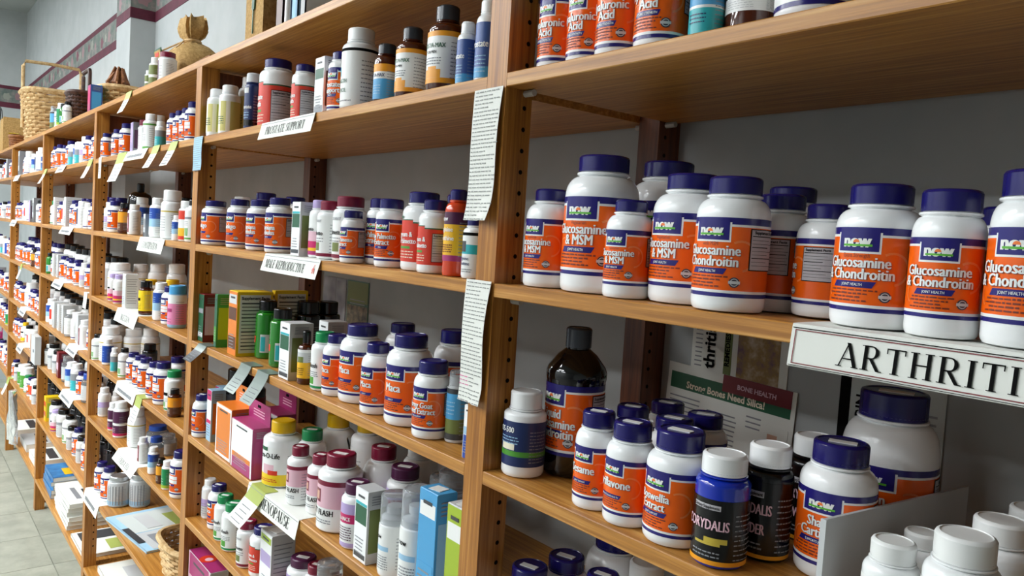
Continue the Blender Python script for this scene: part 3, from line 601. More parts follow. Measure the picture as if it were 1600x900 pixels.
def carton(where, look, x, y, z, w, d, h, near=True, rz=0.):
    SEQ[0] += 1
    if SEQ[0] in HIDDEN: return None
    fc, sc, bands, deco, ph = CART[look]
    root = bpy.data.objects.new('carton', None); COL.objects.link(root); root.empty_display_size = .02
    root.location = (x, y, z); root.rotation_euler = (0, 0, rz)
    B = MB()
    B.bevbox((0, 0, h/2), (w, d, h), sc, .0008)
    obj('carton_body', B.mesh('carton_body', False), root)
    Fm = MB(); e = .0005
    Fm.box((0, -d/2-e/2, h/2), (w*.98, e, h*.98), fc)
    for i, (a, b, c) in enumerate(bands): Fm.box((0, -d/2-e*(1.1+.12*i), h*(a+b)/2), (w*.86, e, h*(b-a)*.96), c)
    pf = obj('front_panel', Fm.mesh('front_panel', False), root)
    T = MB(); rn = random.Random(int(x*977) & 0xfff)
    for i in range(5):
        ww = w*rn.uniform(.4, .7); T.box((-w*.05, -d/2-e*2, h*(.12+.05*i)), (ww, e*.6, h*.014), 'gray')
    if near: T.box((0, -d/2-e*2, h*.9), (w*.5, e*.6, h*.03), 'dkgray')
    obj('lettering', T.mesh('lettering', False), pf)
    S = MB()
    if deco == 'facts':
        S.box((w/2+e/2, 0, h*.5), (e, d*.86, h*.9), 'paper')
        put_text(S, glyph('Supplement Facts', .03), 'ink', h*.045, lambda a, b: (w/2+e*1.6, a, h*.88+b), d*.78)
        for i in range(14): S.box((w/2+e*1.2, -d*.02*(i % 3), h*(.82-.055*i)), (e, d*(.76-.04*(i % 3)), h*(.012 if i % 4 else .02)), 'dkgray')
    elif deco == 'lines':
        for i in range(11): S.box((w/2+e/2, -d*.03*(i % 3), h*(.85-.07*i)), (e, d*(.8-.06*(i % 3)), h*.014), 'gray')
    else:
        S.box((w/2+e/2, 0, h*.45), (e, d*.8, h*.6), deco)
        for i in range(4): S.box((w/2+e*1.2, 0, h*(.82+.035*i)), (e, d*.6, h*.012), 'gray')
    obj('side_panel', S.mesh('side_panel', False), root)
    if look in ('bxsky', 'bxlime', 'bxgrey'):
        K = MB(); K.box((0, 0, h+.0004), (w*.5, d*.6, .0006), 'sticker', .2); obj('price_sticker', K.mesh('price_sticker', False), root)
    if look == 'bxpink':
        K = MB(); K.box((0, 0, h+.0003), (w*.98, d*.98, .0005), 'magenta'); K.lathe([(w*.13, h+.0006), (w*.13, h+.0011), (0, h+.0011)], 'red', 20); K.lathe([(w*.06, h+.0012), (w*.06, h+.0014), (0, h+.0014)], 'rose', 16, (w*.03, 0, 0)); obj('top_panel', K.mesh('top_panel', False), root)
    if look in ('bxorange', 'bxmagenta'):
        K = MB(); c2 = 'orcart' if look == 'bxorange' else 'magenta'
        K.box((0, 0, h+.0003), (w*.98, d*.98, .0005), c2)
        K.box((0, d/2-.001, h+.018), (w*.98, .0012, .036), c2); K.box((0, d/2-.0018, h+.028), (w*.14, .0006, .005), 'ink')
        for i in range(3): K.box((0, d/2-.0018, h+.02-.005*i), (w*.5, .0006, .0016), 'rose')
        obj('hang_tab', K.mesh('hang_tab', False), root)
    root['category'] = 'carton'
    root['seq_'] = SEQ[0]
    PENDING.append((root, ph, where, h, look, w/2))
    return root

# ------------------------------------------------------------------ the room
W = 1.01806                     # bay pitch
PW, PD = .0334, .036            # front post width, depth
YW = .285                       # back wall
TH = .0145
ZS = dict(t=1.5844, a=1.4257, b=1.2054, c=1.0035, d=.8037, e=.625, f=.395, g=.135)
XL, XR, YF, ZC = -6.1, 3.0, -4.2, 2.69
fl = MB(); fl.box(((XL+XR)/2, (YF+YW)/2, -.03), (XR-XL, YW-YF, .05), 'ltgray')
floor = struct('floor', fl)
tile = MB(); T_ = .3048
tile.add([(-T_/2+.0002, -T_/2+.0002, -.005), (T_/2-.0002, -T_/2+.0002, -.005), (T_/2-.0006, T_/2-.0006, -.005), (-T_/2+.0006, T_/2-.0006, -.005),
          (-T_/2+.0016, -T_/2+.0016, 0), (T_/2-.0016, -T_/2+.0016, 0), (T_/2-.0016, T_/2-.0016, 0), (-T_/2+.0016, T_/2-.0016, 0)],
         [(4, 5, 6, 7), (0, 1, 5, 4), (1, 2, 6, 5), (2, 3, 7, 6), (3, 0, 4, 7)], 'vinyl')
tme = tile.mesh('floor_tile', False)
nx = int((2.2-XL)/T_); ny = 6
for i in range(nx):
    for j in range(ny):
        obj('floor_tile', tme, floor, (XL+T_*(i+.5), YW-T_*(j+.5), 0))
b = MB(); b.box(((XL+XR)/2, YF+(YW-T_*ny-YF)/2, -.0025), (XR-XL, YW-T_*ny-YF, .005), 'low_bounce_floor'); b.box((XL+T_*nx+(XR-XL-T_*nx)/2, YW-T_*ny/2, -.0025), (XR-XL-T_*nx, T_*ny, .005), 'vinyl')
flat('far_flooring', b, floor)
def wall(nm, c, d, m='wallpaint'):
    q = MB(); q.box(c, d, m); return struct(nm, q)
wall('ceiling', ((XL+XR)/2, (YF+YW)/2, ZC+.05), (XR-XL, YW-YF, .1), 'ceilpaint')
wback = wall('wall_back', ((XL+XR)/2, YW+.05, ZC/2), (XR-XL+.2, .1, ZC+.1))
wall('wall_left', (XL-.05, (YF+YW)/2, ZC/2), (.1, YW-YF, ZC))
wall('wall_right', (XR+.05, (YF+YW)/2, ZC/2), (.1, YW-YF, ZC), 'wallfar')
wall('wall_front', ((XL+XR)/2, YF-.05, ZC/2), (XR-XL+.2, .1, ZC), 'wallfar')
cx0, cx1, cy = -2.772, -2.551, .198
q = MB(); q.box(((cx0+cx1)/2, (cy+YW)/2, ZC/2), (cx1-cx0, YW-cy, ZC), 'wallpaint'); struct('wall_column', q)
# wallpaper border: maroon edges, floral middle
def border(nm, p0, p1, nrm):
    q = MB(); x0, y0 = p0; x1, y1 = p1
    L = math.hypot(x1-x0, y1-y0); a = math.atan2(y1-y0, x1-x0)
    for z0, z1, n, t in ((1.995, 2.033, 'maroonpaper', .0022), (2.033, 2.128, 'floral', .0016), (2.128, 2.152, 'maroonpaper', .0022)):
        q.box(((x0+x1)/2+nrm[0]*t/2, (y0+y1)/2+nrm[1]*t/2, (z0+z1)/2), (L, t, z1-z0), n, a)
    o = struct(nm, q)
    # roses and leaves printed in relief on the middle band
    R = MB(); rn = random.Random(3)
    k = int(L/.075)
    for i in range(k):
        f = (i+.5)/k; px, py = x0+(x1-x0)*f, y0+(y1-y0)*f
        zc = 2.08+rn.uniform(-.018, .018); col = ('fl1', 'fl2', 'fl3', 'fl4')[i % 4]; rr = rn.uniform(.018, .03)
        tx, ty = math.cos(a), math.sin(a)
        vs = [(px+nrm[0]*.0022, py+nrm[1]*.0022, zc)]
        for j in range(11):
            g = 2*math.pi*j/11; q2 = rr*(1+.25*math.cos(5*g))
            vs.append((px+nrm[0]*.0019+tx*q2*math.cos(g), py+nrm[1]*.0019+ty*q2*math.cos(g), zc+q2*math.sin(g)))
        R.add(vs, [(0, 1+j, 1+(j+1) % 11) for j in range(11)], col)
    flat('border_flowers', R, o)
border('trim_1', (XL, -1.6), (XL, YW), (1, 0))
border('trim_2', (XL, YW), (cx0, YW), (0, -1))
border('trim_3', (cx0, cy), (cx1, cy), (0, -1))
border('trim_4', (cx1, cy), (cx1, YW), (1, 0))
border('trim_5', (cx1, YW), (XR, YW), (0, -1))
# fluorescent ceiling fixtures: aisle row, plus two rows added for frontal light
for i, (x, y) in enumerate(LIGHTS):
    rows = 'aisle row' if y > -2 else ('added middle fill row' if y > -3 else 'added fill row by the opposite wall')
    t = thing('ceiling_light', 'white fluorescent ceiling fixture with flat diffuser, '+rows, 'ceiling light', (x, y, ZC), 0, 'fluorescent fixtures, '+rows)
    q = MB(); q.box((0, 0, -.03), (1.24, .32, .06), 'wht'); flat('housing', q, t)
    q = MB(); q.box((0, 0, -.064), (1.20, .28, .008), 'tube_light'); flat('diffuser', q, t)

# ------------------------------------------------------------------ shelving
BAYX = {1: (0, W-PW), 2: (-W, -PW), 3: (-2*W, -W-PW), 4: (-3*W, -2*W-PW), 5: (-4*W, -3*W-PW), 6: (-5*W, -4*W-PW)}
UPL = {1: 'closing the ARTHRITIS bay', 0: 'between the PROSTATE SUPPORT and ARTHRITIS bays', -1: 'with a blue note, beside PROSTATE SUPPORT', -2: 'between the COLDS bay and the yellow carton bay', -3: 'holding the grey folder by the yellow carton', -4: 'between folder bay and endmost bay', -5: 'at the far end of the shelving'}
ZT = ZS['t']-TH
for k in range(1, -6, -1):
    x = k*W
    t = thing('shelf_upright', 'oak shelf upright '+UPL[k], 'upright', (x, 0, 0))
    q = MB(); q.box((-PW/2, PD/2, ZT/2), (PW, PD, ZT), 'oak_v'); flat('front_post', q, t)
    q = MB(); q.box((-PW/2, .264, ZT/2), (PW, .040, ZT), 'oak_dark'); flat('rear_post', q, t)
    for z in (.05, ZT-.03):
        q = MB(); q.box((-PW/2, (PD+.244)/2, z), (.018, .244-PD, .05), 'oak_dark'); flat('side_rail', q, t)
    h = MB()
    for s in (0, 1):
        for yy in (.026, .256):
            xx = .0003 if s else -PW-.0003
            z = .2
            while z < ZT-.05:
                vs = [(xx, yy, z)]+[(xx, yy+.0026*math.cos(2*math.pi*j/8), z+.0026*math.sin(2*math.pi*j/8)) for j in range(8)]
                h.add(vs, [(0, 1+j, 1+(j+1) % 8) if s else (0, 1+(j+1) % 8, 1+j) for j in range(8)], 'hole'); z += .0225
    o = flat('peg_holes', h, t); o['kind'] = 'stuff'
WHERE = {
 '1a': 'on shelf above the glucosamine', '1b': 'on the ARTHRITIS shelf', '1c': 'on shelf under the ARTHRITIS sign', '1d': 'below the corydalis shelf',
 '2a': 'on the PROSTATE SUPPORT shelf', '2b': 'on the MALE REPRODUCTIVE shelf', '2c': 'below the MALE REPRODUCTIVE sign', '2d': 'on the MENOPAUSE shelf', '2e': 'below the MENOPAUSE sign', '2f': 'two shelves below MENOPAUSE', '2g': 'on base board under MENOPAUSE',
 '3a': 'on shelf with hanging green tags', '3b': 'on the CONSTIPATION shelf', '3c': 'below the CONSTIPATION sign', '3d': 'two shelves above the wicker hamper', '3e': 'on the COLDS shelf', '3f': 'below the COLDS sign', '3g': 'on base board under COLDS',
 '4a': 'first shelf of yellow carton bay', '4b': 'second shelf of yellow carton bay', '4c': 'third shelf of yellow carton bay', '4d': 'fourth shelf of yellow carton bay', '4e': 'fifth shelf of yellow carton bay', '4f': 'beside the big yellow carton', '4g': 'on base board of yellow carton bay',
 '5a': 'first shelf of grey folder bay', '5b': 'second shelf of grey folder bay', '5c': 'third shelf of grey folder bay', '5d': 'fourth shelf of grey folder bay', '5e': 'fifth shelf of grey folder bay', '5f': 'sixth shelf of grey folder bay', '5g': 'base board of grey folder bay',
 '6a': 'first shelf of endmost bay', '6b': 'second shelf of endmost bay', '6c': 'third shelf of endmost bay', '6d': 'fourth shelf of endmost bay', '6e': 'fifth shelf of endmost bay', '6f': 'sixth shelf of endmost bay', '6g': 'base board of endmost bay', '3t': 'on top board', '4t': 'on top board'}
WHERE['3d'] = 'on shelf above the COLDS sign'
BRD = {'1a': 'carrying the Hyaluronic Acid bottles', '1b': 'carrying the ARTHRITIS sign', '1c': 'under the corydalis bottles', '1d': 'lowest in the ARTHRITIS bay but three'}
for bay, (x0, x1) in BAYX.items():
    dep = .192 if bay == 4 else .270
    for s, z in ZS.items():
        if s == 't': continue
        key = '%d%s' % (bay, s); dd = dep
        ds = WHERE.get(key, 'in the ARTHRITIS bay, level '+s)
        for w in ('on shelf ', 'on the ', 'on ', 'below the ', 'beside the '): ds = ds[len(w):] if ds.startswith(w) else ds
        nm = {'1a': 'carrying the Hyaluronic Acid bottles', '1b': 'carrying the ARTHRITIS sign', '1c': 'under the corydalis bottles', '1d': 'below the corydalis shelf', '1e': 'fifth in the ARTHRITIS bay', '1f': 'sixth in the ARTHRITIS bay', '1g': 'at the base of the ARTHRITIS bay',
              '2a': 'with the PROSTATE SUPPORT sign', '2b': 'with the MALE REPRODUCTIVE sign', '2c': 'below the MALE REPRODUCTIVE sign', '2d': 'with the MENOPAUSE sign', '2e': 'below the MENOPAUSE sign', '2f': 'two below the MENOPAUSE sign', '2g': 'at the base under MENOPAUSE',
              '3a': 'with hanging green tags', '3b': 'with the CONSTIPATION sign', '3c': 'below the CONSTIPATION sign', '3d': 'above the COLDS sign', '3e': 'with the COLDS sign', '3f': 'carrying brochure and wicker basket', '3g': 'at the base under COLDS'}.get(key)
        if not nm: nm = {'a': 'first', 'b': 'second', 'c': 'third', 'd': 'fourth', 'e': 'fifth', 'f': 'sixth', 'g': 'lowest'}[s]+' down in the '+{4: 'yellow carton bay', 5: 'grey folder bay', 6: 'endmost bay'}[bay]
        t = thing('shelf_board', 'honey oak shelf board '+nm, 'shelf', ((x0+x1)/2, 0, z-TH))
        L = x1-x0-.001
        q = MB(); q.bevbox((0, dd/2, TH/2), (L, dd, TH), 'oak_h', .0009); flat('board', q, t)
        # keep rear corners clear of the rear posts: boards lie between the uprights
        pm = _PR.get('pin')
        if not pm:
            p = MB(); p.tube([(0, 0, 0), (.0145, 0, 0)], .0036, 'pin', 8); pm = _PR['pin'] = p.mesh('shelf_pin')
        for yy in (.026, .256 if dd > .2 else .17):
            obj('shelf_pin', pm, t, (-L/2+.0003, yy, -.0037)); obj('shelf_pin', pm, t, (L/2-.0003, yy, -.0037), math.pi)
t = thing('shelf_top_board', 'long honey oak top board carrying baskets and jute bags', 'shelf', (0, 0, ZT))
q = MB(); q.bevbox(((-5*W-PW+W)/2, .0975 if 0 else .0975, TH/2), (6*W+PW, .195, TH), 'oak_h', .0009); flat('board', q, t)
for a, b_ in ((-5*W-PW, cx0-.001), (cx1+.001, W)):
    q = MB(); q.box(((a+b_)/2, .2395, TH/2), (b_-a, .0885, TH), 'oak_h'); flat('rear_strip', q, t)

# ------------------------------------------------------------------ products of the near bays (x, y, radius, height in metres)
BOT = [
('1a','hyal',0.040,0.033,0.0209,0.102),('1a','hyal',0.083,0.034,0.0212,0.099),('1a','hyal',0.126,0.032,0.0218,0.104),('1a','hyal',0.175,0.034,0.0235,0.106),('1a','blueb',0.225,0.034,0.0144,0.072),('1a','amberjar',0.256,0.052,0.0208,0.055),('1a','plainw',0.319,0.040,0.0282,0.111),
('1b','msm',0.043,0.036,0.0255,0.101),('1b','msm',0.106,0.045,0.0360,0.133),('1b','msm',0.162,0.027,0.0215,0.089),('1b','msm',0.101,0.148,0.0385,0.139),('1b','msm',0.211,0.051,0.0330,0.113),('1b','chon_msm',0.270,0.030,0.0289,0.107),('1b','chon_msm',0.173,0.151,0.0328,0.118),('1b','factsfront',0.278,0.086,0.0259,0.098),('1b','factsfront',0.232,0.176,0.0299,0.113),('1b','factsfront',0.328,0.073,0.0232,0.088),('1b','msm',0.309,0.154,0.0241,0.093),('1b','chon_x',0.384,0.039,0.0278,0.099),('1b','chon',0.434,0.029,0.0215,0.094),('1b','chon',0.425,0.150,0.0202,0.093),('1b','chon',0.482,0.030,0.0239,0.105),
('1c','os500',0.025,0.034,0.0229,0.090),('1c','liquid',0.045,0.086,0.0319,0.159),('1c','sesame',0.136,0.031,0.0209,0.092),('1c','iprif',0.182,0.028,0.0226,0.092),('1c','bosw',0.233,0.032,0.0273,0.096),('1c','sesame',0.097,0.123,0.0230,0.081),('1c','iprif',0.086,0.194,0.0243,0.077),('1c','iprif',0.157,0.118,0.0245,0.082),('1c','bosw',0.157,0.168,0.0242,0.081),('1c','corydb',0.283,0.026,0.0218,0.089),('1c','corydp',0.296,0.070,0.0199,0.094),('1c','corydp',0.295,0.141,0.0210,0.093),('1c','nowjar',0.334,0.199,0.0400,0.136),('1c','shark',0.345,0.090,0.0290,0.106),('1c','plainw',0.420,0.024,0.0179,0.065),('1c','plainw',0.405,0.106,0.0161,0.050),('1c','plainw',0.462,0.026,0.0224,0.083),('1c','plainw',0.454,0.112,0.0225,0.074),('1c','plainw',0.455,0.185,0.0246,0.069),
('1d','iprif',0.030,0.050,0.0257,0.097),('1d','iprif',0.032,0.103,0.0267,0.098),('1d','nowjar',0.041,0.175,0.0354,0.116),('1d','msm',0.106,0.085,0.0247,0.109),('1d','plainw',0.106,0.154,0.0241,0.106),
('2a','wgreen',-0.995,0.026,0.0196,0.098),('2a','wgreen',-0.955,0.038,0.0206,0.103),('2a','wgreen',-0.962,0.084,0.0256,0.128),('2a','navyb',-0.798,0.028,0.0158,0.105),('2a','nowred_p',-0.720,0.042,0.0317,0.121),('2a','nowred_p',-0.580,0.032,0.0205,0.091),('2a','now_small',-0.446,0.032,0.0204,0.091),('2a','source',-0.399,0.037,0.0266,0.119),('2a','prostaB',-0.320,0.037,0.0171,0.085),('2a','prosta',-0.247,0.033,0.0207,0.094),('2a','prosta',-0.167,0.033,0.0231,0.106),('2a','bluelab',-0.109,0.024,0.0119,0.075),('2a','bluelab',-0.072,0.026,0.0140,0.093),
('2b','now_g',-0.984,0.028,0.0271,0.091),('2b','now_g',-0.964,0.067,0.0157,0.070),('2b','now_g',-0.859,0.033,0.0234,0.094),('2b','plainw',-0.996,0.086,0.0208,0.104),('2b','now_b',-0.761,0.037,0.0247,0.093),('2b','now_g',-0.970,0.127,0.0272,0.116),('2b','now_b',-0.665,0.034,0.0235,0.096),('2b','now_g',-0.838,0.136,0.0258,0.107),('2b','purpleb',-0.507,0.038,0.0183,0.091),('2b','palmw',-0.460,0.032,0.0201,0.089),('2b','palmw',-0.410,0.039,0.0248,0.096),('2b','saw_s',-0.367,0.022,0.0170,0.075),('2b','saw',-0.352,0.059,0.0213,0.095),('2b','saw',-0.275,0.031,0.0206,0.092),('2b','nowred_s',-0.207,0.039,0.0266,0.101),('2b','nowred_s',-0.159,0.026,0.0202,0.090),('2b','carnit',-0.110,0.025,0.0153,0.102),('2b','carnit',-0.205,0.085,0.0153,0.102),('2b','sourceT',-0.068,0.022,0.0142,0.071),
('2c','whgreen',-0.878,0.067,0.0172,0.086),('2c','greenb',-0.769,0.062,0.0218,0.109),('2c','greenb',-0.672,0.051,0.0213,0.104),('2c','blackb',-0.776,0.145,0.0258,0.107),('2c','blackb',-0.797,0.197,0.0252,0.104),('2c','amberdrop',-0.511,0.025,0.0128,0.085),('2c','wgreencap',-0.459,0.032,0.0202,0.090),('2c','maca',-0.417,0.032,0.0208,0.092),('2c','maca',-0.366,0.046,0.0316,0.113),('2c','maca',-0.290,0.030,0.0217,0.097),('2c','maca',-0.422,0.148,0.0275,0.106),('2c','maca',-0.220,0.039,0.0310,0.118),('2c','goat',-0.149,0.029,0.0233,0.095),('2c','maca',-0.218,0.107,0.0275,0.122),('2c','smallblue',-0.114,0.043,0.0131,0.087),
('2d','maca',-0.997,0.021,0.0201,0.089),('2d','blackb',-0.945,0.078,0.0297,0.148),('2d','maroonb',-0.991,0.126,0.0259,0.129),('2d','yelcap',-0.655,0.096,0.0190,0.105),('2d','yelcap',-0.630,0.044,0.0330,0.112),('2d','yelback',-0.590,0.128,0.0290,0.125),('2d','yelback',-0.520,0.150,0.0290,0.131),('2d','wgreencap',-0.574,0.072,0.0235,0.106),('2d','flash',-0.525,0.030,0.0205,0.094),('2d','flash',-0.470,0.041,0.0213,0.093),('2d','flash',-0.399,0.039,0.0332,0.114),('2d','marjar',-0.386,0.104,0.0322,0.120),('2d','yelgray',-0.398,0.180,0.0300,0.109),('2d','lavend',-0.324,0.028,0.0220,0.093),('2d','lavend',-0.324,0.106,0.0267,0.105),('2d','spray',-0.215,0.026,0.0204,0.108),('2d','spray',-0.161,0.027,0.0225,0.130),('2d','clearjar',-0.276,0.146,0.0292,0.097),('2d','clearjar',-0.224,0.122,0.0244,0.122),
('2e','whlil',-0.999,0.044,0.0166,0.083),('2e','maca',-0.935,0.041,0.0211,0.090),('2e','wgreencap',-0.869,0.032,0.0204,0.089),('2e','wgreencap',-0.813,0.030,0.0222,0.091),('2e','palmw',-0.727,0.026,0.0196,0.084),('2e','nowred_s',-0.677,0.035,0.0231,0.088),('2e','blackb',-0.624,0.064,0.0142,0.054),('2e','lavend',-0.531,0.047,0.0268,0.083),('2e','palmw',-0.484,0.050,0.0196,0.087),('2e','clearjar',-0.409,0.034,0.0241,0.121),('2e','clearjar',-0.774,0.119,0.0194,0.044),
('3a','now_o',-2.002,0.024,0.0175,0.078),('3a','now_o',-2.017,0.057,0.0180,0.080),('3a','now_o',-1.884,0.030,0.0185,0.082),('3a','now_o',-1.788,0.033,0.0207,0.092),('3a','marw',-1.610,0.037,0.0174,0.087),('3a','whband',-1.526,0.031,0.0190,0.095),('3a','teal',-1.411,0.025,0.0129,0.066),('3a','teal',-1.617,0.076,0.0160,0.107),('3a','now_o',-1.309,0.030,0.0175,0.078),('3a','now_o',-1.257,0.030,0.0178,0.079),('3a','now_o',-1.207,0.030,0.0180,0.080),('3a','now_o',-1.163,0.032,0.0202,0.090),
('3b','whlil',-1.957,0.030,0.0177,0.089),('3b','now_o',-1.904,0.033,0.0209,0.093),('3b','brownyel',-1.763,0.027,0.0173,0.087),('3b','redw',-1.660,0.029,0.0167,0.083),('3b','whblue',-1.714,0.061,0.0211,0.105),('3b','blackjug',-1.996,0.122,0.0371,0.156),('3b','whblue',-1.435,0.032,0.0198,0.099),('3b','bigwhite',-1.330,0.037,0.0254,0.117),('3b','yelred',-1.176,0.028,0.0183,0.091),('3b','whgreen',-1.138,0.031,0.0188,0.094),('3b','blackb',-1.518,0.122,0.0218,0.109),('3b','whblue',-1.216,0.018,0.0116,0.058),
('3c','bigwhite',-1.986,0.069,0.0347,0.107),('3c','bigwhite',-1.996,0.130,0.0265,0.104),('3c','bigwhite',-1.904,0.158,0.0280,0.111),('3c','bigwhite',-1.702,0.157,0.0272,0.123),('3c','purpleb',-1.864,0.026,0.0159,0.080),('3c','purpleb',-1.787,0.025,0.0166,0.083),('3c','yelamber',-1.497,0.026,0.0180,0.087),('3c','yelback',-1.679,0.083,0.0229,0.079),('3c','yelback',-1.474,0.084,0.0245,0.094),('3c','whblue',-1.377,0.031,0.0186,0.093),('3c','now_o',-1.294,0.031,0.0206,0.091),('3c','pinkblue',-1.228,0.028,0.0205,0.099),
('3d','whgreen',-2.017,0.017,0.0162,0.081),('3d','bigwhite',-1.979,0.047,0.0317,0.109),('3d','bigwhite',-1.964,0.109,0.0299,0.103),('3d','bigwhite',-1.922,0.148,0.0272,0.108),('3d','bluejar',-1.924,0.028,0.0157,0.078),('3d','teal',-1.794,0.020,0.0116,0.070),('3d','whgreen',-1.699,0.025,0.0167,0.083),('3d','now_o',-1.619,0.030,0.0183,0.082),('3d','now_o',-1.550,0.031,0.0191,0.085),('3d','now_o',-1.487,0.030,0.0199,0.088),('3d','now_o',-1.405,0.031,0.0208,0.092),('3d','now_o',-1.331,0.031,0.0231,0.103),('3d','wgreencap',-1.251,0.034,0.0216,0.096),('3d','brownyel',-1.190,0.019,0.0148,0.064),('3d','blackb',-2.015,0.108,0.0201,0.054),('3d','blackb',-1.780,0.111,0.0206,0.081),('3d','now_o',-1.401,0.083,0.0231,0.103),
('3e','whlil',-2.012,0.041,0.0182,0.091),('3e','whlil',-2.003,0.074,0.0158,0.079),('3e','plum',-1.823,0.029,0.0165,0.083),('3e','plum',-1.737,0.029,0.0205,0.103),('3e','bigwhite',-1.618,0.043,0.0230,0.108),('3e','redw',-1.455,0.021,0.0134,0.066),('3e','bluelid',-1.583,0.089,0.0289,0.062),('3e','bluelid',-1.437,0.048,0.0180,0.069),('3e','clearjar',-1.506,0.094,0.0236,0.055),('3e','whblue',-1.354,0.021,0.0133,0.067),('3e','brownyel',-1.272,0.018,0.0121,0.060),('3e','whgreenlab',-1.223,0.019,0.0135,0.067),('3e','now_o',-1.158,0.030,0.0239,0.106),
('3f','now_o',-1.974,0.033,0.0211,0.094),('3f','now_o',-1.883,0.035,0.0232,0.103),('3f','tin',-1.826,0.050,0.0308,0.090),('3f','tin',-1.793,0.100,0.0286,0.098),
('3t','wgreenlab',-1.563,0.031,0.0106,0.053),('3t','wgreenlab',-1.520,0.036,0.0162,0.081),('3t','marw',-1.393,0.031,0.0214,0.074),
]
BOX = [
('2a','bxpic',-0.487,0.029,0.032,0.028,0.088),
('2b','bxgreen',-0.543,0.026,0.032,0.028,0.087),
('2c','bxred',-1.000,0.028,0.032,0.033,0.099),
('2c','bxgreenbox',-0.916,0.028,0.015,0.028,0.106),
('2c','bxorbrown',-0.814,0.046,0.045,0.068,0.122),
('2c','bxyellow',-0.810,0.122,0.016,0.067,0.124),
('2c','bxgreen',-0.557,0.028,0.039,0.040,0.093),
('2c','bxgreen',-0.567,0.098,0.034,0.036,0.093),
('2c','bxaM',-0.044,0.024,0.017,0.028,0.061),
('2d','bxbluepink',-0.952,0.034,0.028,0.028,0.106),
('2d','bxbluepink',-0.991,0.064,0.032,0.028,0.103),
('2d','bxorange',-0.823,0.025,0.085,0.038,0.100),
('2d','bxmagenta',-0.7195,0.020,0.105,0.032,0.090),
('2d','bxmagenta',-0.740,0.079,0.082,0.037,0.102),
('2d','bxgreen',-0.270,0.020,0.035,0.028,0.100),
('2d','bxsky',-0.109,0.020,0.038,0.028,0.145),
('2d','bxlime',-0.050,0.018,0.031,0.028,0.145),
('2e','bxgrey',-0.590,0.026,0.049,0.041,0.111),
('2f','bxpink',-0.944,0.028,0.140,0.036,0.186),
('3a','bxlav',-1.643,0.026,0.028,0.028,0.082),
('3c','bxwhgreen',-1.664,0.026,0.036,0.032,0.093),
('3t','bxpinkblue',-2.234,0.030,0.042,0.035,0.092),
('3b','bxgray',-1.473,0.024,0.019,0.028,0.058),
]
SIGNZ = .0008
ONSIGN = [('1b', .345, .56), ('2a', -.672, -.46), ('2b', -.632, -.418), ('2d', -.661, -.45), ('3a', -1.625, -1.417), ('3b', -1.463, -1.241), ('3c', -1.678, -1.459), ('3d', -1.657, -1.454), ('3e', -1.618, -1.413), ('3f', -2.030, -1.835)]
def lift(key, x, r, y):
    for k, a, b in ONSIGN:
        if k == key and a-r < x < b+r and y-r < .05: return SIGNZ
    return 0.
jit = random.Random(5)
for key, look, x, y, r, h in BOT:
    bay = int(key[0]); z = ZS[key[1]]
    h = min(h, {'a': .138, 'b': .2, 'c': .18, 'd': .175, 'e': .155, 'f': .2, 't': .3, 'g': .2}[key[1]])
    st = key in ('1c', '1d', '2d', '2e') and LOOK[look][2] in ('navy', 'gcap', 'maroon', 'plum') and y < .2
    bottle(WHERE[key], look, x, y, z+.0003+lift(key, x, r, y), r, h, bay < 3, jit.uniform(-.14, .14)+{1: .04, 2: .30 if key[1] in 'cde' else .18, 3: .12}[bay], st)
for key, look, x, y, w, d, h in BOX:
    z = ZS[key[1]]
    carton(WHERE[key], look, x, y, z+.0003+lift(key, x, w/2, y-d/2+.001), w, d, min(h, .16 if key[1] == 'f' else .145), int(key[0]) < 3)

# ------------------------------------------------------------------ products of the far bays, row by row from the far end
def row(key, looks, h0, h1, back='', bh=.11):
    bay = int(key[0]); x0, x1 = BAYX[bay]; x0 += .012; x1 -= .008; z = ZS[key[1]]
    rn = random.Random(key)
    ls = looks.split(); items = []
    for l in ls:
        if l.startswith('bx'): items.append((l, rn.uniform(.034, .05), .0, rn.uniform(h0, h1)+.01))
        else:
            h = rn.uniform(h0, h1); k = .23 if LOOK[l][0] == 'std' else .33
            items.append((l, h*k*2*rn.uniform(.93, 1.08), .0, h*(1.12 if LOOK[l][0] != 'std' else 1)))
    tot = sum(i[1] for i in items); gap = max(.001, (x1-x0-tot)/max(1, len(items)))
    sc = min(1., (x1-x0-.001*len(items))/tot)
    x = x0
    dm = 0
    for l, w, _, h in items:
        w *= sc; x += gap*.5
        yf = .010+rn.uniform(0, .012)
        if l.startswith('bx'):
            d = .05; carton(WHERE[key], l, x+w/2, yf+d/2, z+.0003, w-.001, d, h, False); dm = max(dm, yf+d)
        else:
            bottle(WHERE[key], l, x+w/2, yf+w/2, z+.0003, w/2-.0004, h, False, rn.uniform(-.15, .15)); dm = max(dm, yf+w)
        x += w+gap*.5
    if back:
        bl = back.split(); n = len(bl); st = (x1-x0)/n
        for i, l in enumerate(bl):
            r = min(st*.46, .030 if LOOK[l][0] != 'std' else .024)
            yy = dm+r+.002
            if yy+r > (.19 if bay == 4 else .265): continue
            bottle(WHERE[key], l, x0+st*(i+.5), yy, z+.0003, r, bh*rn.uniform(.94, 1.06), False)
N = 'now_o '
row('4a', N*6+'teal whblue teal whlil '+N*4, .078, .098, N*12, .10)
row('4b', 'wgreencap bxwhgreen '+N+'redlab bxplain '+N*2+'whnavy plainw '+N*2, .085, .10, N*10, .11)
row('4c', 'greenb '+N+'bxwhgreen bxplain '+N*5+'whlil '+N*3, .078, .092, 'darklid '*8, .12)
row('4d', 'whblue redlab bxplain bxwhgreen bxplain clearbot plainw bxplain redw '+N*2, .085, .10, 'darklid '*8, .12)
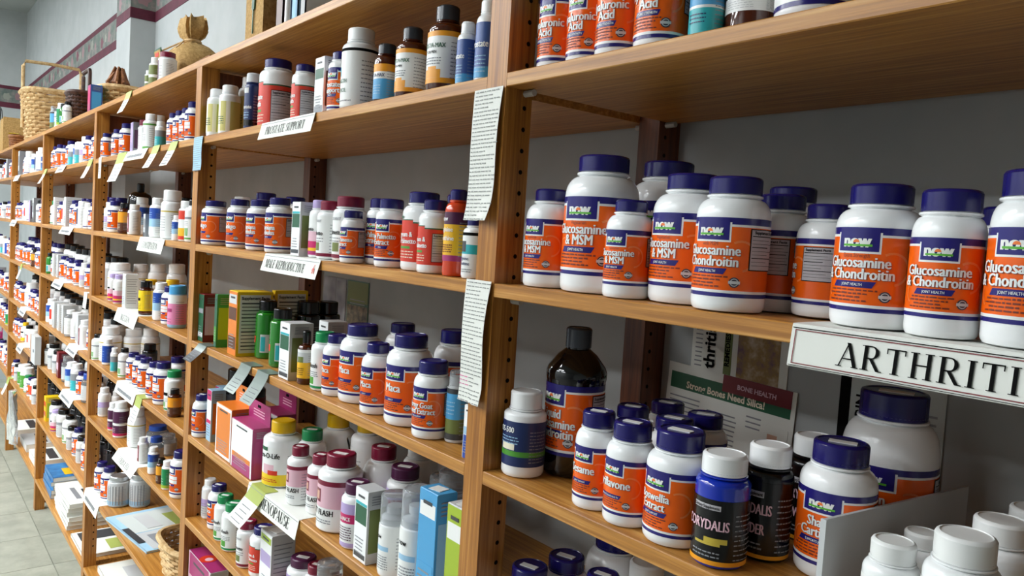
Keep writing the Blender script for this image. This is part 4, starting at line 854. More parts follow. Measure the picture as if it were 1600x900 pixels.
row('4e', 'clearbot whdark whdark bxmaroon clearjar whblue teal '+N+'bluelid '+N, .085, .105, 'darklid blackb '*4, .11)
row('4f', 'bxyel4 whdark purpleb whdark whgreen whdark '+N+'whdark '+N*2, .085, .11, 'blackb '*9, .12)
row('5a', 'whdark bxgray '+N+'plainw whlil whblue whnavy plainw bluelab whband', .085, .115, 'plainw '*8, .11)
row('5b', N*2+'whlil redlab plainw bxlav bxgray whdark '+N+'whlil', .085, .105, N*8, .11)
row('5c', N*7+'brownyel '+N*4, .08, .095, N*9, .115)
row('5d', N*4+'bigwhite plainw '+N*4+'whblue', .08, .10, 'darklid '*7, .12)
row('5e', N*3+'yelcap whdark redlab plainw '+N+'whnavy bxplain', .08, .095, 'darklid '*7, .1)
row('5f', N+'whdark greentub greentub wgreencap '+N+'redlab whdark '+N*2, .08, .10, 'blackb '*8, .11)
row('6a', 'bxlav plainw whdark '+N+'plainw redlab bxgray '+N+'whdark '+N, .085, .105)
row('6b', N*4+'plainw whdark '+N*5, .08, .10)
row('6c', N*3+'whlil teal plainw bluejar '+N*2+'teal', .085, .105)
row('6d', 'plainw bxgray '+N*3+'redlab '+N*4, .08, .10)
row('6e', N*2+'greentub plainw '+N*3+'whgreenlab '+N*2, .08, .10)
row('6f', 'bxmagenta plainw whdark '+N*2+'plainw '+N*3, .08, .10)

# ------------------------------------------------------------------ folded shelf signs (flap on the shelf, face hanging over the edge)
def sign(name, key, x0, x1, text, label, ybot=-.008, drop=.030, flap=.045, frame=True, mark=None, faint=False, shift=0., size=.5):
    z = ZS[key[1]]; L = x1-x0
    t = thing('shelf_sign', label, 'sign', ((x0+x1)/2, 0, z))
    th = .0006
    prof = [(flap, .0), (.004, .0), (-.0012, -.0004), (-.0018, -.0024), (ybot-.0014, -drop)]
    q = MB()
    gr = [[(-L/2, y, zz+th), (L/2, y, zz+th)] for y, zz in prof]
    q.sheet(gr[:2], th, 'paper', (0, 0, 1)); obj('sign_flap', q.mesh('sign_flap', False), t)
    q = MB(); q.sheet(gr[1:], th, 'paper', (0, -.8, .6)); obj('sign_face', q.mesh('sign_face', False), t)
    yt, zt, yb, zb = -.0018, -.0024+th, ybot-.0014, -drop+th
    def P(a, v, o=.0006):      # a along sign, v 0..1 up the face
        return (a, yb+(yt-yb)*v-o, zb+(zt-zb)*v)
    q = MB()
    if frame:
        for v0, v1, c in ((.965, .985, 'ink'), (.91, .935, 'garnet'), (.07, .095, 'garnet'), (.02, .035, 'ink')):
            e = L/2-(.001 if c == 'ink' else .003)
            q.add([P(-e, v0), P(e, v0), P(e, v1), P(-e, v1)], [(0, 1, 2, 3)], c)
        for s in (-1, 1):
            e = s*(L/2-.003); e2 = e-s*.0008
            q.add([P(min(e, e2), .08), P(max(e, e2), .08), P(max(e, e2), .925), P(min(e, e2), .925)], [(0, 1, 2, 3)], 'garnet')
    else:
        q.add([P(-L/2+.002, .93), P(L/2-.002, .93), P(L/2-.002, .96), P(-L/2+.002, .96)], [(0, 1, 2, 3)], 'gray')
    flat('border_line', q, t)
    q = MB(); H = math.hypot(yt-yb, zt-zb)
    if text:
        off = -.07*L if mark else shift*L
        big = text == 'ARTHRITIS'
        put_text(q, serif(text, .08 if big else 0.), 'dkgray' if faint else 'ink', H*(.58 if big else size), lambda a, b: P(a+off, (.2 if big else .25)+b/H, .0008), L*(.72 if mark else .84-abs(shift)*1.6), 1.0, 1.12 if big else 1.0)
        if mark:
            for (a0, b0, a1, b1) in ((.42, .3, .435, .6), (.45, .3, .44, .6), (.42, .6, .45, .62), (.425, .62, .44, .8), (.41, .45, .425, .62)):
                q.add([P(a0*L, b0, .0009), P(a0*L+.002, b0, .0009), P(a1*L+.002, b1, .0009), P(a1*L, b1, .0009)], [(0, 1, 2, 3)], 'red')
    else:
        rn = random.Random(x0)
        a = -L*.36
        while a < L*.34:
            w = rn.uniform(.004, .011); q.add([P(a, .3, .0009), P(a+w, .3, .0009), P(a+w, .62, .0009), P(a, .62, .0009)], [(0, 1, 2, 3)], 'gray'); a += w+.004
    flat('lettering', q, t)
    return t
sign('s', '1b', .3485, .541, 'ARTHRITIS', 'large white folded sign reading ARTHRITIS with red border', .004-.008, .030, .05)
sign('s', '2a', -.672, -.46, 'PROSTATE SUPPORT', 'white folded shelf sign reading PROSTATE SUPPORT', -.007, .029, .04, False)
sign('s', '2b', -.632, -.418, 'MALE REPRODUCTIVE', 'white folded shelf sign reading MALE REPRODUCTIVE with red figure', -.008, .029, .04, False, True)
sign('s', '2d', -.661, -.45, 'MENOPAUSE', 'white folded shelf sign reading MENOPAUSE', -.006, .031, .06, False, None, False, .08, .6)
sign('s', '3a', -1.625, -1.417, '', 'pale illegible shelf sign among hanging green tags', -.011, .027, .03, False)
sign('s', '3b', -1.463, -1.241, 'CONSTIPATION', 'white folded shelf sign reading CONSTIPATION', -.008, .034, .04, False)
sign('s', '3c', -1.678, -1.459, 'DIGESTION', 'white folded shelf sign under the CONSTIPATION shelf', -.010, .034, .04, False, None, True)
sign('s', '3d', -1.657, -1.454, '', 'faded shelf sign beside a green clip tag', -.007, .028, .04, False)
sign('s', '3e', -1.618, -1.413, 'COLDS & FLU', 'white folded shelf sign reading COLDS & FLU', -.016, .026, .05, False)
sign('s', '3f', -2.031, -1.835, '', 'pale green lettered shelf sign below the canisters', -.008, .036, .06, False)
for nm, key, xa, xb in (('first', '4a', -2.688, -2.53), ('second', '4b', -2.573, -2.36), ('third', '4c', -2.705, -2.516), ('fourth', '4d', -2.383, -2.222), ('fifth', '4e', -2.481, -2.274)):
    sign('s', key, xa, xb, '', 'small white shelf sign on %s shelf of yellow carton bay' % nm, -.012, .026, .03, False)
for nm, key, xa, xb in (('first', '5a', -3.92, -3.74), ('second', '5b', -4.02, -3.82), ('fourth', '5d', -3.62, -3.44), ('fifth', '5e', -3.66, -3.5)):
    sign('s', key, xa, xb, '', 'small white shelf sign on %s shelf of grey folder bay' % nm, -.012, .03, .03, False)

# ------------------------------------------------------------------ hanging tags
def hangtag(key, x, w, drop, out, top, label, lean=0., group=None):
    z = ZS[key[1]]
    t = thing('hanging_tag', label, 'tag', (x, 0, z))
    n = 8; th = .0005
    def g(k): return (-.0012-out*(k/n)**1.3, .0008-drop*k/n)
    cut = 3
    def strip(a, b, c, nm, par):
        q = MB(); q.sheet([[(-w/2+lean*k/n, g(k)[0], g(k)[1]), (w/2+lean*k/n, g(k)[0], g(k)[1])] for k in range(a, b+1)], th, c, (0, -1, 0))
        return obj(nm, q.mesh(nm), par)
    c1, c2 = top
    strip(0, cut, c1, 'tag_head', t); bd = strip(cut, n, c2, 'tag_sheet', t)
    q = MB(); q.box((0, .010, .0012), (w, .022, .0006), c1); flat('tag_clip', q, t)
    q = MB(); rn = random.Random(x)
    for k in range(4, n):
        y, zz = g(k+.3); q.box((lean*(k+.3)/n, y-.0006, zz), (w*rn.uniform(.5, .75), .0004, .0016), 'gray')
    flat('lettering', q, bd)
    return t
GP = ('olive', 'paper')
special('lgreen', **{'Base Color': rgb('a8b45c'), 'Roughness': .55})
GP = ('lgreen', 'paper')
hangtag('3a', -1.684, .10, .08, .026, GP, 'wide green-headed white tag hanging beside the pale sign')
hangtag('3a', -1.339, .058, .055, .024, GP, 'green-headed white tag hanging from shelf with pale sign', 0, 'green-headed tags in a pair')
hangtag('3a', -1.194, .058, .055, .023, GP, 'green-headed white tag hanging from shelf with pale sign', 0, 'green-headed tags in a pair')
for o in ALL[-2:]: o['group'] = 'green-headed tags in a pair'
hangtag('3t', -1.629, .06, .058, .022, GP, 'green-headed white tag hanging from the oak top board')
hangtag('3a', -1.965, .035, .062, .001, ('paper', 'paper'), 'plain white strip hanging beside the oak upright')
hangtag('3d', -1.42, .055, .065, .018, GP, 'green clip tag hanging over the COLDS shelf')
hangtag('2d', -.617, .062, .060, .035, GP, 'green and white tag hanging over the MENOPAUSE sign', -.02)
hangtag('4a', -2.10, .06, .06, .022, GP, 'green-headed tag on first shelf of yellow carton bay', -.01)
hangtag('4a', -2.98, .06, .06, .024, GP, 'green-headed tag by the upright with grey folder', -.01)
hangtag('4c', -2.12, .05, .05, .004, ('paper', 'paper'), 'small white tag on third shelf of yellow carton bay')
hangtag('5c', -3.62, .05, .07, .02, GP, 'green-headed tag on third shelf of grey folder bay')
hangtag('5f', -4.0, .06, .08, .03, GP, 'green-headed tag on sixth shelf of grey folder bay')
special('foil', **{'Base Color': rgb('7f8a84'), 'Roughness': .3, 'Metallic': .3})
hangtag('2c', -.945, .05, .03, .03, ('foil', 'gunmetal'), 'dark grey clip tag by the red carton')
hangtag('2c', -.70, .05, .046, .03, ('foil', 'foil'), 'grey foil tag hanging over the magenta carton')
hangtag('2c', -.62, .05, .05, .03, ('foil', 'foil'), 'grey foil tag hanging beside the white olive carton')

# ------------------------------------------------------------------ papers on the posts and on the back wall
def strip_paper(label, x0, x1, z1, z0, wave, curl, pink=None, c='paper'):
    w = x1-x0; n = 22
    t = thing('paper_strip', label, 'paper', ((x0+x1)/2, -.001, z0))
    q = MB(); gr = []
    H = z1-z0
    def y(k, j):
        f = 1-k/n
        b = -.0012-wave*math.sin(math.pi*min(1, f*1.15))*(.4+.6*j)
        return b-(curl*max(0, f-.6)**2*6*(1 if j > .5 else .5))
    for k in range(n, -1, -1):
        gr.append([(-w/2+w*j/4-.006*(1-k/n)*(0 if j < 3 else .6), y(k, j/4), H*k/n) for j in range(5)])
    q.sheet(gr, .0004, c, (0, -1, 0)); s = obj('sheet', q.mesh('sheet'), t)
    L = MB(); rn = random.Random(int(z0*1000))
    rows = int(H/.0042)
    for i in range(rows):
        k = n*(1-(i+.7)/rows); zz = H*k/n
        a = -w*.43
        end = w*.40 if rn.random() > .12 else w*.1
        while a < end:
            ww = rn.uniform(.002, .007); f = a/w+.5
            L.box((a+ww/2-.003*(1-k/n), y(k, f)-.0006, zz), (ww, .0003, .0010), 'pink' if pink and pink[0] < i/rows < pink[1] and a < -w*.1 else 'print'); a += ww+.0022
    flat('printed_text', L, s)
strip_paper('long white printed slip hanging beside PROSTATE SUPPORT shelf', -.052, -.002, 1.412, 1.271, .004, .012)
strip_paper('long white printed slip with pink line below MALE REPRODUCTIVE shelf', -.047, -.002, 1.207, 1.073, .006, .006, (.76, .84))
strip_paper('pale blue handwritten note on the oak upright', -1.016-.03, -1.016+.028, 1.426, 1.357, .002, .002, None, 'tagblue')
def wallsheet(label, x0, x1, z0, z1, parts, c='paperg', tilt=0., lay=0):
    w, h = x1-x0, z1-z0
    t = thing('wall_leaflet', label, 'leaflet', ((x0+x1)/2, YW-.0014-.0012*lay, z0)); t.rotation_euler = (0, tilt, 0)
    q = MB(); q.box((0, 0, h/2), (w, .0005, h), c); s = flat('sheet', q, t)
    P_ = MB(); T = MB()
    for ip, it in enumerate(parts):
        if it[0] == 'p': _, a, b, d, e, n = it; P_.box(((a+b)/2*w-w/2, -.0004-.00005*ip, (d+e)/2*h), ((b-a)*w, .0004, (e-d)*h), n)
        elif it[0] == 't': _, tx, a, v, hh, n, mw = it; put_text(T, glyph(tx, .03), n, hh*h, lambda p, r: (a*w-w/2+p, -.0012, v*h+r), mw*w)
        elif it[0] == 'v':
            _, tx, a, v, hh, n, mw = it; put_text(T, glyph(tx, .03), n, hh*w, lambda p, r: (a*w-w/2-r, -.0012, v*h+p), mw*h)
        elif it[0] == 'l':
            _, a, b, d, e, k = it; rn = random.Random(k)
            for i in range(k): T.box(((a+b)/2*w-w/2, -.0008, (d+(e-d)*(i+.5)/k)*h), ((b-a)*w*rn.uniform(.85, 1), .0003, (e-d)*h/k*.28), 'gray')
    if P_.v: flat('printed_picture', P_, s)
    if T.v: flat('lettering', T, s)
wallsheet('leaflet headed Strong Bones Need Silica on back wall', .008, .188, .995, 1.108, [('p', .03, .97, .72, .9, 'dkgreen'), ('p', .46, .97, .82, 1.0, 'garnet'), ('t', 'Strong Bones Need Silica!', .48, .75, .075, 'cream', .62), ('t', 'BONE HEALTH', .72, .88, .05, 'rose', .3), ('l', .03, .30, .05, .66, 12), ('l', .34, .60, .05, .6, 11), ('p', .64, .97, .12, .6, 'paper'), ('p', .78, .95, .12, .38, 'ink'), ('p', .83, .90, .38, .52, 'flesh'), ('l', .66, .78, .5, .66, 3)], 'paper', math.radians(2.5), 1)
wallsheet('leaflet with thritis headline pinned behind silica leaflet', .045, .178, 1.09, 1.186, [('v', 'thritis', .26, .5, .12, 'ink', .7), ('p', .36, .44, .05, .95, 'olive'), ('v', 'REMEDIES', .42, .5, .05, 'ink', .8), ('p', .5, .92, .1, .95, 'photo2'), ('l', .04, .12, .1, .9, 14)], 'paper')
wallsheet('leaflet headed CELADRIN with black edge on back wall', .240, .345, 1.01, 1.14, [('p', .0, .11, 0, 1, 'ink'), ('v', 'CELADRIN', .27, .55, .10, 'ink', .62), ('l', .4, .95, .05, .78, 12)], 'paperg', 0)
wallsheet('grey striped magazine page on wall behind the Maca bottles', -1.0, -.89, 1.03, 1.147, [('p', .0, .55, .0, 1, 'greymag'), ('p', .6, .98, .05, .95, 'greymag')], 'gray', 0)
wallsheet('dark green magazine cover on wall behind the Maca bottles', -.884, -.788, 1.03, 1.147, [('p', .03, .97, .02, .55, 'photo1'), ('p', .03, .97, .6, .98, 'olive'), ('l', .15, .85, .55, .68, 2)], 'dkgreen', 0)
wallsheet('blue-grey wrapped sheet on wall by the black jug', -2.0, -1.90, 1.22, 1.40, [('p', .1, .9, .05, .95, 'ltblue')], 'gray', 0)
# grey divider panel
q = MB(); z0 = ZS['c']+.0004
t = thing('shelf_divider', 'pale grey divider panel beside the Shark Cartilage bottle', 'divider', (.3772, 0, z0))
q.add([(-.0013, .012, 0), (.0013, .012, 0), (.0013, .262, 0), (-.0013, .262, 0), (-.0013, .012, .067), (.0013, .012, .067), (.0013, .262, .052), (-.0013, .262, .052)], [(0, 3, 2, 1), (4, 5, 6, 7), (0, 1, 5, 4), (1, 2, 6, 5), (2, 3, 7, 6), (3, 0, 4, 7)], 'ltgray')
flat('panel', q, t)
q = MB(); q.box((0, .0115, .0335), (.0042, .0022, .067), 'ltgray'); flat('front_edge', q, t)
# black wire hook on the MENOPAUSE shelf
q = MB(); q.tube([(0, 0, .0), (0, 0, .11), (.004, -.006, .122), (.012, -.01, .122), (.014, -.008, .112), (.008, -.004, .106)], .0012, 'black', 6)
q.box((.0, 0, .0012), (.02, .02, .0024), 'black')
tag(obj('wire_hook', q, None, (-.445, .075, ZS['d']+.0004)), 'thin black wire hook among the HOT FLASH bottles', 'hook')

# ------------------------------------------------------------------ on the top board
zt = ZS['t']+.0004
def jutebag(label, x, y, w, d, h, mt, tie, neckz=.68, panel=None, base=None):
    t = thing('jute_bag', label, 'bag', (x, y, zt))
    q = MB(); seg = 26; vs = []; fs = []; rn = random.Random(int(x*100))
    pf = [(0., .55), (.0, .94), (.04, 1.04), (.2, 1.06), (.4, 1.0), (.52, .86), (.61, .54), (neckz, .23), (neckz+.03, .22), (neckz+.09, .40), (.88, .48), (1., .42), (.98, .32), (.86, .22), (.8, .0)]
    for k, (zz, s) in enumerate(pf):
        for i in range(seg):
            a = 2*math.pi*i/seg; e = .62
            ca, sa = math.cos(a), math.sin(a)
            cx_ = math.copysign(abs(ca)**e, ca); sx_ = math.copysign(abs(sa)**e, sa)
            f = s*(1+(.16 if .55 < zz else .03)*math.sin(i*2.4+(k if zz < .7 else 0))+rn.uniform(-.012, .012))
            vs.append((cx_*w/2*f, sx_*d/2*f, h*(zz+(.03*math.sin(i*1.9) if zz > .85 else 0))))
    for k in range(len(pf)-1):
        for i in range(seg):
            j = (i+1) % seg; fs.append((k*seg+i, k*seg+j, (k+1)*seg+j, (k+1)*seg+i))
    fs.append(tuple(range(seg-1, -1, -1)))
    q.add(vs, fs, mt); obj('bag_cloth', q.mesh('bag_cloth', True, 80), t)
    q = MB(); r = w*.135
    q.tube([(r*math.cos(a)*1.0, d/w*r*math.sin(a)*1.1, h*neckz+.003) for a in [2*math.pi*i/16 for i in range(16)]], .004, tie, 6, True)
    q.tube([(r*.5, -r*.9, h*neckz), (r*.9, -d*.5, h*.45), (r*.8, -d*.56, h*.2), (r*.85, -d*.54, .006)], .0022, tie, 5)
    q.tube([(-r*.5, -r*.9, h*neckz), (-r*1.6, -d*.5, h*.55), (-w*.42, -d*.5, h*.42)], .0022, tie, 5)
    obj('twine_tie', q, t)
    if panel:
        q = MB(); q.box((-w*.3, -d*.535, h*.50), (w*.32, .002, h*.16), 'dkgreen', 0, .15); q.box((-w*.3, -d*.535-.0012, h*.50), (w*.27, .002, h*.11), 'jute', 0, .15); q.box((-w*.31, -d*.535-.0022, h*.50), (w*.16, .002, h*.05), 'red', 0, .15); flat('cloth_patch', q, t)
    return t
jutebag('tan jute sack tied with twine, small red and green patch', -1.49, .115, .20, .125, .190, 'jute', 'straw', .68, True)
t2 = jutebag('tan and pink cloth bag beside the leaning books', -.90, .125, .16, .11, .24, 'pinkfab', 'jute', .7)
q = MB(); q.bevbox((.055, -.02, .09), (.09, .13, .18), 'jute', .006); q.box((.055, -.0875, .10), (.012, .002, .05), 'dkgreen'); q.box((.055, -.0875, .06), (.003, .002, .06), 'dkgreen'); obj('front_pocket', q.mesh('front_pocket', False), t2)
for i, (c, w, h, rz) in enumerate((('brown', .03, .19, .0), ('dkblue', .022, .17, .0), ('tagblue', .026, .18, .0), ('ltgray', .02, .16, .0))):
    t = thing('book', '%s book standing on the oak top board' % ('brown', 'dark blue', 'pale blue', 'light grey')[i], 'book', (-.735+.034*i, .11, zt))
    q = MB(); q.box((-w/2+.001, 0, h/2), (.002, .13, h), c); q.box((w/2-.001, 0, h/2), (.002, .13, h), c); q.box((0, -.064, h/2), (w, .002, h), c); flat('cover', q, t)
    q = MB(); q.box((0, .0015, h/2), (w-.005, .122, h-.006), 'paper'); flat('pages', q, t)
q = MB(); q.tube([(0, 0, 0), (0, 0, .25)], .005, 'white', 10); q.lathe([(.02, 0), (.02, .004), (.006, .006)], 'white', 16)
tag(obj('white_rod', q, None, (-.66, .03, zt)), 'thin white upright rod beside the books', 'rod')
q = MB(); rn = random.Random(21)
for i in range(14):
    y0, z0 = rn.uniform(-.012, .012), .004+.004*(i % 3)
    q.tube([(-.055+rn.uniform(-.01, .01), y0, z0), (0, y0*.5, z0+.004), (.055+rn.uniform(-.012, .012), y0*1.3, z0)], .0032, 'wicker' if i % 2 else 'straw', 5)
tag(obj('straw_bundle', q, None, (-1.08, .03, zt)), 'small brown straw bundle lying before the jute sack', 'straw bundle')
def basket(name, label, x, y, z, w, d, h, mt, rows, flare=1.12, handle=None, cat='basket', stakes=28, rz=0.):
    t = thing(name, label, cat, (x, y, z), rz)
    q = MB(); n = stakes*2
    def ring(k, ph, off):
        f = k/rows; s = 1/flare+(1-1/flare)*f
        out = []
        for i in range(n):
            a = 2*math.pi*i/n; ca, sa = math.cos(a), math.sin(a)
            e = .6; wv = 1+off*(1 if (i//2+ph) % 2 else -1)
            out.append((math.copysign(abs(ca)**e, ca)*w/2*s*wv, math.copysign(abs(sa)**e, sa)*d/2*s*wv, h*(k+.5)/rows))
        return out
    for k in range(rows): q.tube(ring(k, k, .022), h/rows*.5, mt, 5, True)
    o = obj('woven_side', q.mesh('woven_side'), t)
    q = MB()
    for i in range(stakes):
        a = 2*math.pi*i/stakes; ca, sa = math.cos(a), math.sin(a); e = .6
        px, py = math.copysign(abs(ca)**e, ca)*w/2, math.copysign(abs(sa)**e, sa)*d/2
        q.tube([(px/flare, py/flare, .002), (px, py, h)], h/rows*.3, mt, 4)
    obj('stakes', q, t)
    q = MB(); q.tube([(p[0]*1.02, p[1]*1.02, h) for p in ring(rows-.5, 0, 0)], h/rows*.75, mt, 6, True); obj('rim', q, t)
    q = MB(); q.lathe([(.49*w/flare, .003), (.49*w/flare, .006), (0, .006)], mt, 24, (0, 0, 0), 0, 1, d/w); obj('base', q, t)
    if handle:
        hh, r = handle; q = MB()
        q.tube([(-w*.49, 0, h*.3), (-w*.5, 0, hh*.93), (-w*.46, 0, hh*.99), (0, 0, hh), (w*.46, 0, hh*.99), (w*.5, 0, hh*.93), (w*.49, 0, h*.3)], r, mt, 8); obj('handle', q, t)
    return t
basket('straw_basket', 'low rectangular pale straw basket on the top board', -2.36, .132, zt, .25, .15, .10, 'straw', 7, 1.1)
basket('handled_basket', 'large straw basket with tall square handle', -3.84, .135, zt, .25, .30, .25, 'straw', 14, 1.25, (.40, .008), 'basket', 28, math.pi/2)
t = thing('fibre_bundle', 'brown fibre bundle standing in the straw basket', 'ornament', (-2.40, .132, zt+.0072))
q = MB(); rn = random.Random(4)
for i in range(46):
    a_ = rn.uniform(0, 6.28); r_ = rn.uniform(.2, 1); px, py = .042*r_*math.cos(a_), .036*r_*math.sin(a_)
    q.tube([(px*.8, py*.8, 0), (px*1.1, py*1.1, .08), (px*1.0, py, .13), (px*.45+.012, py*.4, .175+rn.uniform(-.01, .012))], [.005, .006, .006, .003], 'wicker', 5)
obj('fibres', q, t)
q = MB(); q.tube([(.046*math.cos(k*.4), .041*math.sin(k*.4), .10) for k in range(16)], .004, 'darkwicker', 6, True); obj('binding', q, t)
basket('dark_basket', 'dark brown round wicker basket with arched handle', -2.70, .085, zt, .12, .12, .12, 'darkwicker', 9, 1.05, (.21, .007))
basket('small_basket', 'small dark basket with a yellow flower', -4.40, .07, zt, .11, .10, .07, 'wicker', 6, 1.1)
q = MB()
for i in range(7):
    a = 2*math.pi*i/7; q.lathe([(0, -.004), (.013, 0), (0, .004)], 'yellow', 8, (.018*math.cos(a), .018*math.sin(a), .0))
q.lathe([(0, -.006), (.011, 0), (0, .007)], 'amberlab', 10); q.tube([(0, 0, -.06), (0, 0, 0)], .002, 'green', 5)
tag(obj('artificial_flower', q, None, (-4.40, .04, zt+.085)), 'yellow flower stuck in the small dark basket', 'flower')
t = thing('paper_carrier', 'olive tan box bag with dark cord handle near wall corner', 'bag', (-4.96, .11, zt))
q = MB(); q.bevbox((0, 0, .11), (.16, .15, .22), 'jute', .003); obj('bag_body', q.mesh('bag_body', False), t)
q = MB(); q.tube([(-.045, -.076, .21), (-.04, -.08, .26), (0, -.082, .28), (.04, -.08, .26), (.045, -.076, .21)], .003, 'black', 6); obj('cord_handle', q, t)
t = thing('name_card', 'small green card propped on the straw basket', 'card', (-2.27, .050, zt+.04))
q = MB(); q.box((0, 0, .03), (.05, .0012, .06), 'teal', 0, .0); flat('card_sheet', q, t); q = MB(); q.box((0, -.001, .035), (.03, .0008, .02), 'cream'); flat('lettering', q, t)
for i, (x, y, lk, r, h) in enumerate(((-3.02, .03, 'smallblue', .017, .10), (-2.92, .03, 'whgreen', .016, .085), (-2.86, .05, 'greenb', .017, .085), (-2.81, .022, 'whgreenlab', .017, .09), (-2.74, .02, 'greenb', .016, .08), (-2.66, .018, 'whgreen', .016, .08))):
    bottle('on top board by dark basket', lk, x, y, zt, r, h, False)
q = MB(); q.lathe([(0, 0), (.014, .002), (.016, .008), (.010, .016), (0, .018)], 'garnet', 14, (0, 0, 0), 0, 1.4, .8)
tag(obj('red_ornament', q, None, (-1.62, .03, zt)), 'small round red ornament beside leafy green bottles', 'ornament')

# ------------------------------------------------------------------ magazines, books and basket on the lower boards
def mag(label, x, y, z, w, d, h, cover, rz=0., pics=(), name='magazine', cat='magazine'):
    t = thing(name, label, cat, (x, y, z), rz)
    q = MB(); q.box((0, 0, h/2), (w-.002, d-.002, h-.0012), 'paper'); flat('pages', q, t)
    q = MB(); q.box((0, 0, h-.0004), (w, d, .0008), cover); q.box((0, 0, .0004), (w, d, .0008), cover); q.box((0, -d/2+.0004, h/2), (w, .0008, h), cover); c = flat('cover', q, t)
    if pics:
        q = MB()
        for i, (a, b, e, f, n) in enumerate(pics): q.box(((a+b)/2*w, (e+f)/2*d, h+.0003+.0003*i), ((b-a)*w, (f-e)*d, .0005), n)
        flat('cover_print', q, c)
    return t
zg = ZS['g']+.0004; zf = ZS['f']+.0004
mag('open grey-green brochure lying below the canisters', -1.58, .11, zf, .30, .20, .006, 'tagblue', .12, [(-.44, .05, -.40, .44, 'paperg'), (.07, .48, -.40, .44, 'ltgray'), (-.30, .22, .16, .40, 'lgreen'), (-.36, .0, -.2, .0, 'ltgray'), (.15, .42, -.30, .0, 'gray'), (-.1, .3, -.49, -.40, 'dkgray')])
x = -2.88
for i in range(5):
    mag('blue covered book in a stack on base board', -2.86+.006*i, .092-.003*(i % 2), zg+.0262*i if 0 else zg+.018*i, .20, .15, .0175, 'bluecover', .03*((i % 3)-1), [(-.1, .35, -.2, .35, 'yelart')] if i == 4 else (), 'book', 'book')
for o in ALL[-5:]: o['group'] = 'stack of blue books on base board'
for i in range(6):
    mag('white magazine in a thick stack beside the blue books', -2.52+.004*(i % 3), .094, zg+.016*i, .27, .165, .0155, 'paper', .02*((i % 3)-1), [(-.1, .15, -.1, .2, 'dkgray'), (-.2, .3, -.3, -.2, 'gray'), (-.3, .3, .3, .45, 'lav')] if i == 5 else ())
for o in ALL[-6:]: o['group'] = 'stack of white magazines on base board'
mag('magazine with dark corner lying at the oak upright', -2.21, .096, zg, .22, .17, .012, 'paper', 0, [(-.45, -.1, -.4, .4, 'dkgray'), (.0, .4, .0, .4, 'lgreen')])
mag('green and white magazine on base board under COLDS', -1.86, .13, zg, .24, .20, .02, 'paper', .0, [(-.45, .45, .1, .45, 'dkgreen'), (-.3, .2, -.2, .0, 'ltgray')])
mag('pale magazine on base board under COLDS', -1.58, .13, zg, .24, .20, .016, 'paperg', .0, [(-.4, .4, -.4, .2, 'ltgray')])
for i, (x, c) in enumerate(((-3.9, 'paper'), (-3.6, 'ltgray'), (-3.3, 'paper'))):
    mag(('white', 'light grey', 'white striped')[i]+' magazine pile on base board of grey folder bay', x, .11, zg, .22, .18, .035, c, 0, [(-.4, .4, -.2, .0, 'dkgray')])
t = basket('wicker_hamper', 'light wicker basket with braided handle below the brochure', -1.235, .10, zf, .20, .16, .09, 'straw', 9, 1.2, (.15, .007))
q = MB(); rn = random.Random(8)
for i in range(7):
    m_ = MB(); m_.lathe([(0, 0), (.022, .004), (.026, .012), (.02, .02), (0, .024)], ('lav', 'ltgray', 'white', 'dkblue', 'ltgray', 'white', 'lav')[i], 8, (0, 0, 0), 0, 1.3, .8)
    o = obj('wrapped_packet', m_, None, (-1.235+.055*math.cos(i*1.05) if i else -1.235, .10+.04*math.sin(i*1.05) if i else .10, zf+.010+(.024 if i == 0 else 0)), i*.7)
    tag(o, 'small wrapped packet in the light wicker basket', 'packet', 'packets in the light wicker basket')
# grey folder and hanging plastic bag
t = thing('wall_folder', 'light grey folder box fixed to the oak upright', 'folder', (-3*W+.02, -.0006, .63))
q = MB(); q.box((0, -.012, .058), (.11, .022, .115), 'ltgray'); flat('folder_body', q, t)
q = MB(); q.box((-.053, -.0245, .058), (.004, .003, .115), 'flesh'); q.box((.02, -.0242, .055), (.012, .0025, .012), 'gray'); flat('folder_edge', q, t)
t = thing('hanging_bag', 'translucent grey plastic bag hanging under the green tubs', 'bag', (-3.66, -.02, .15))
q = MB(); gr = []
for k in range(9):
    f = k/8
    gr.append([((j/8-.5)*.13*(1.1-.5*f**3), -.012*math.sin(j*1.3+k*.6)-.004, .245*f-.0) for j in range(9)])
q.sheet(gr[::-1], .010, 'clear', (0, -1, 0)); obj('bag_film', q.mesh('bag_film', True, 80), t)
q = MB(); q.tube([(0, 0, .24), (0, .012, .252), (0, .018, .2455)], .002, 'pin', 6); obj('bag_hook', q, t)

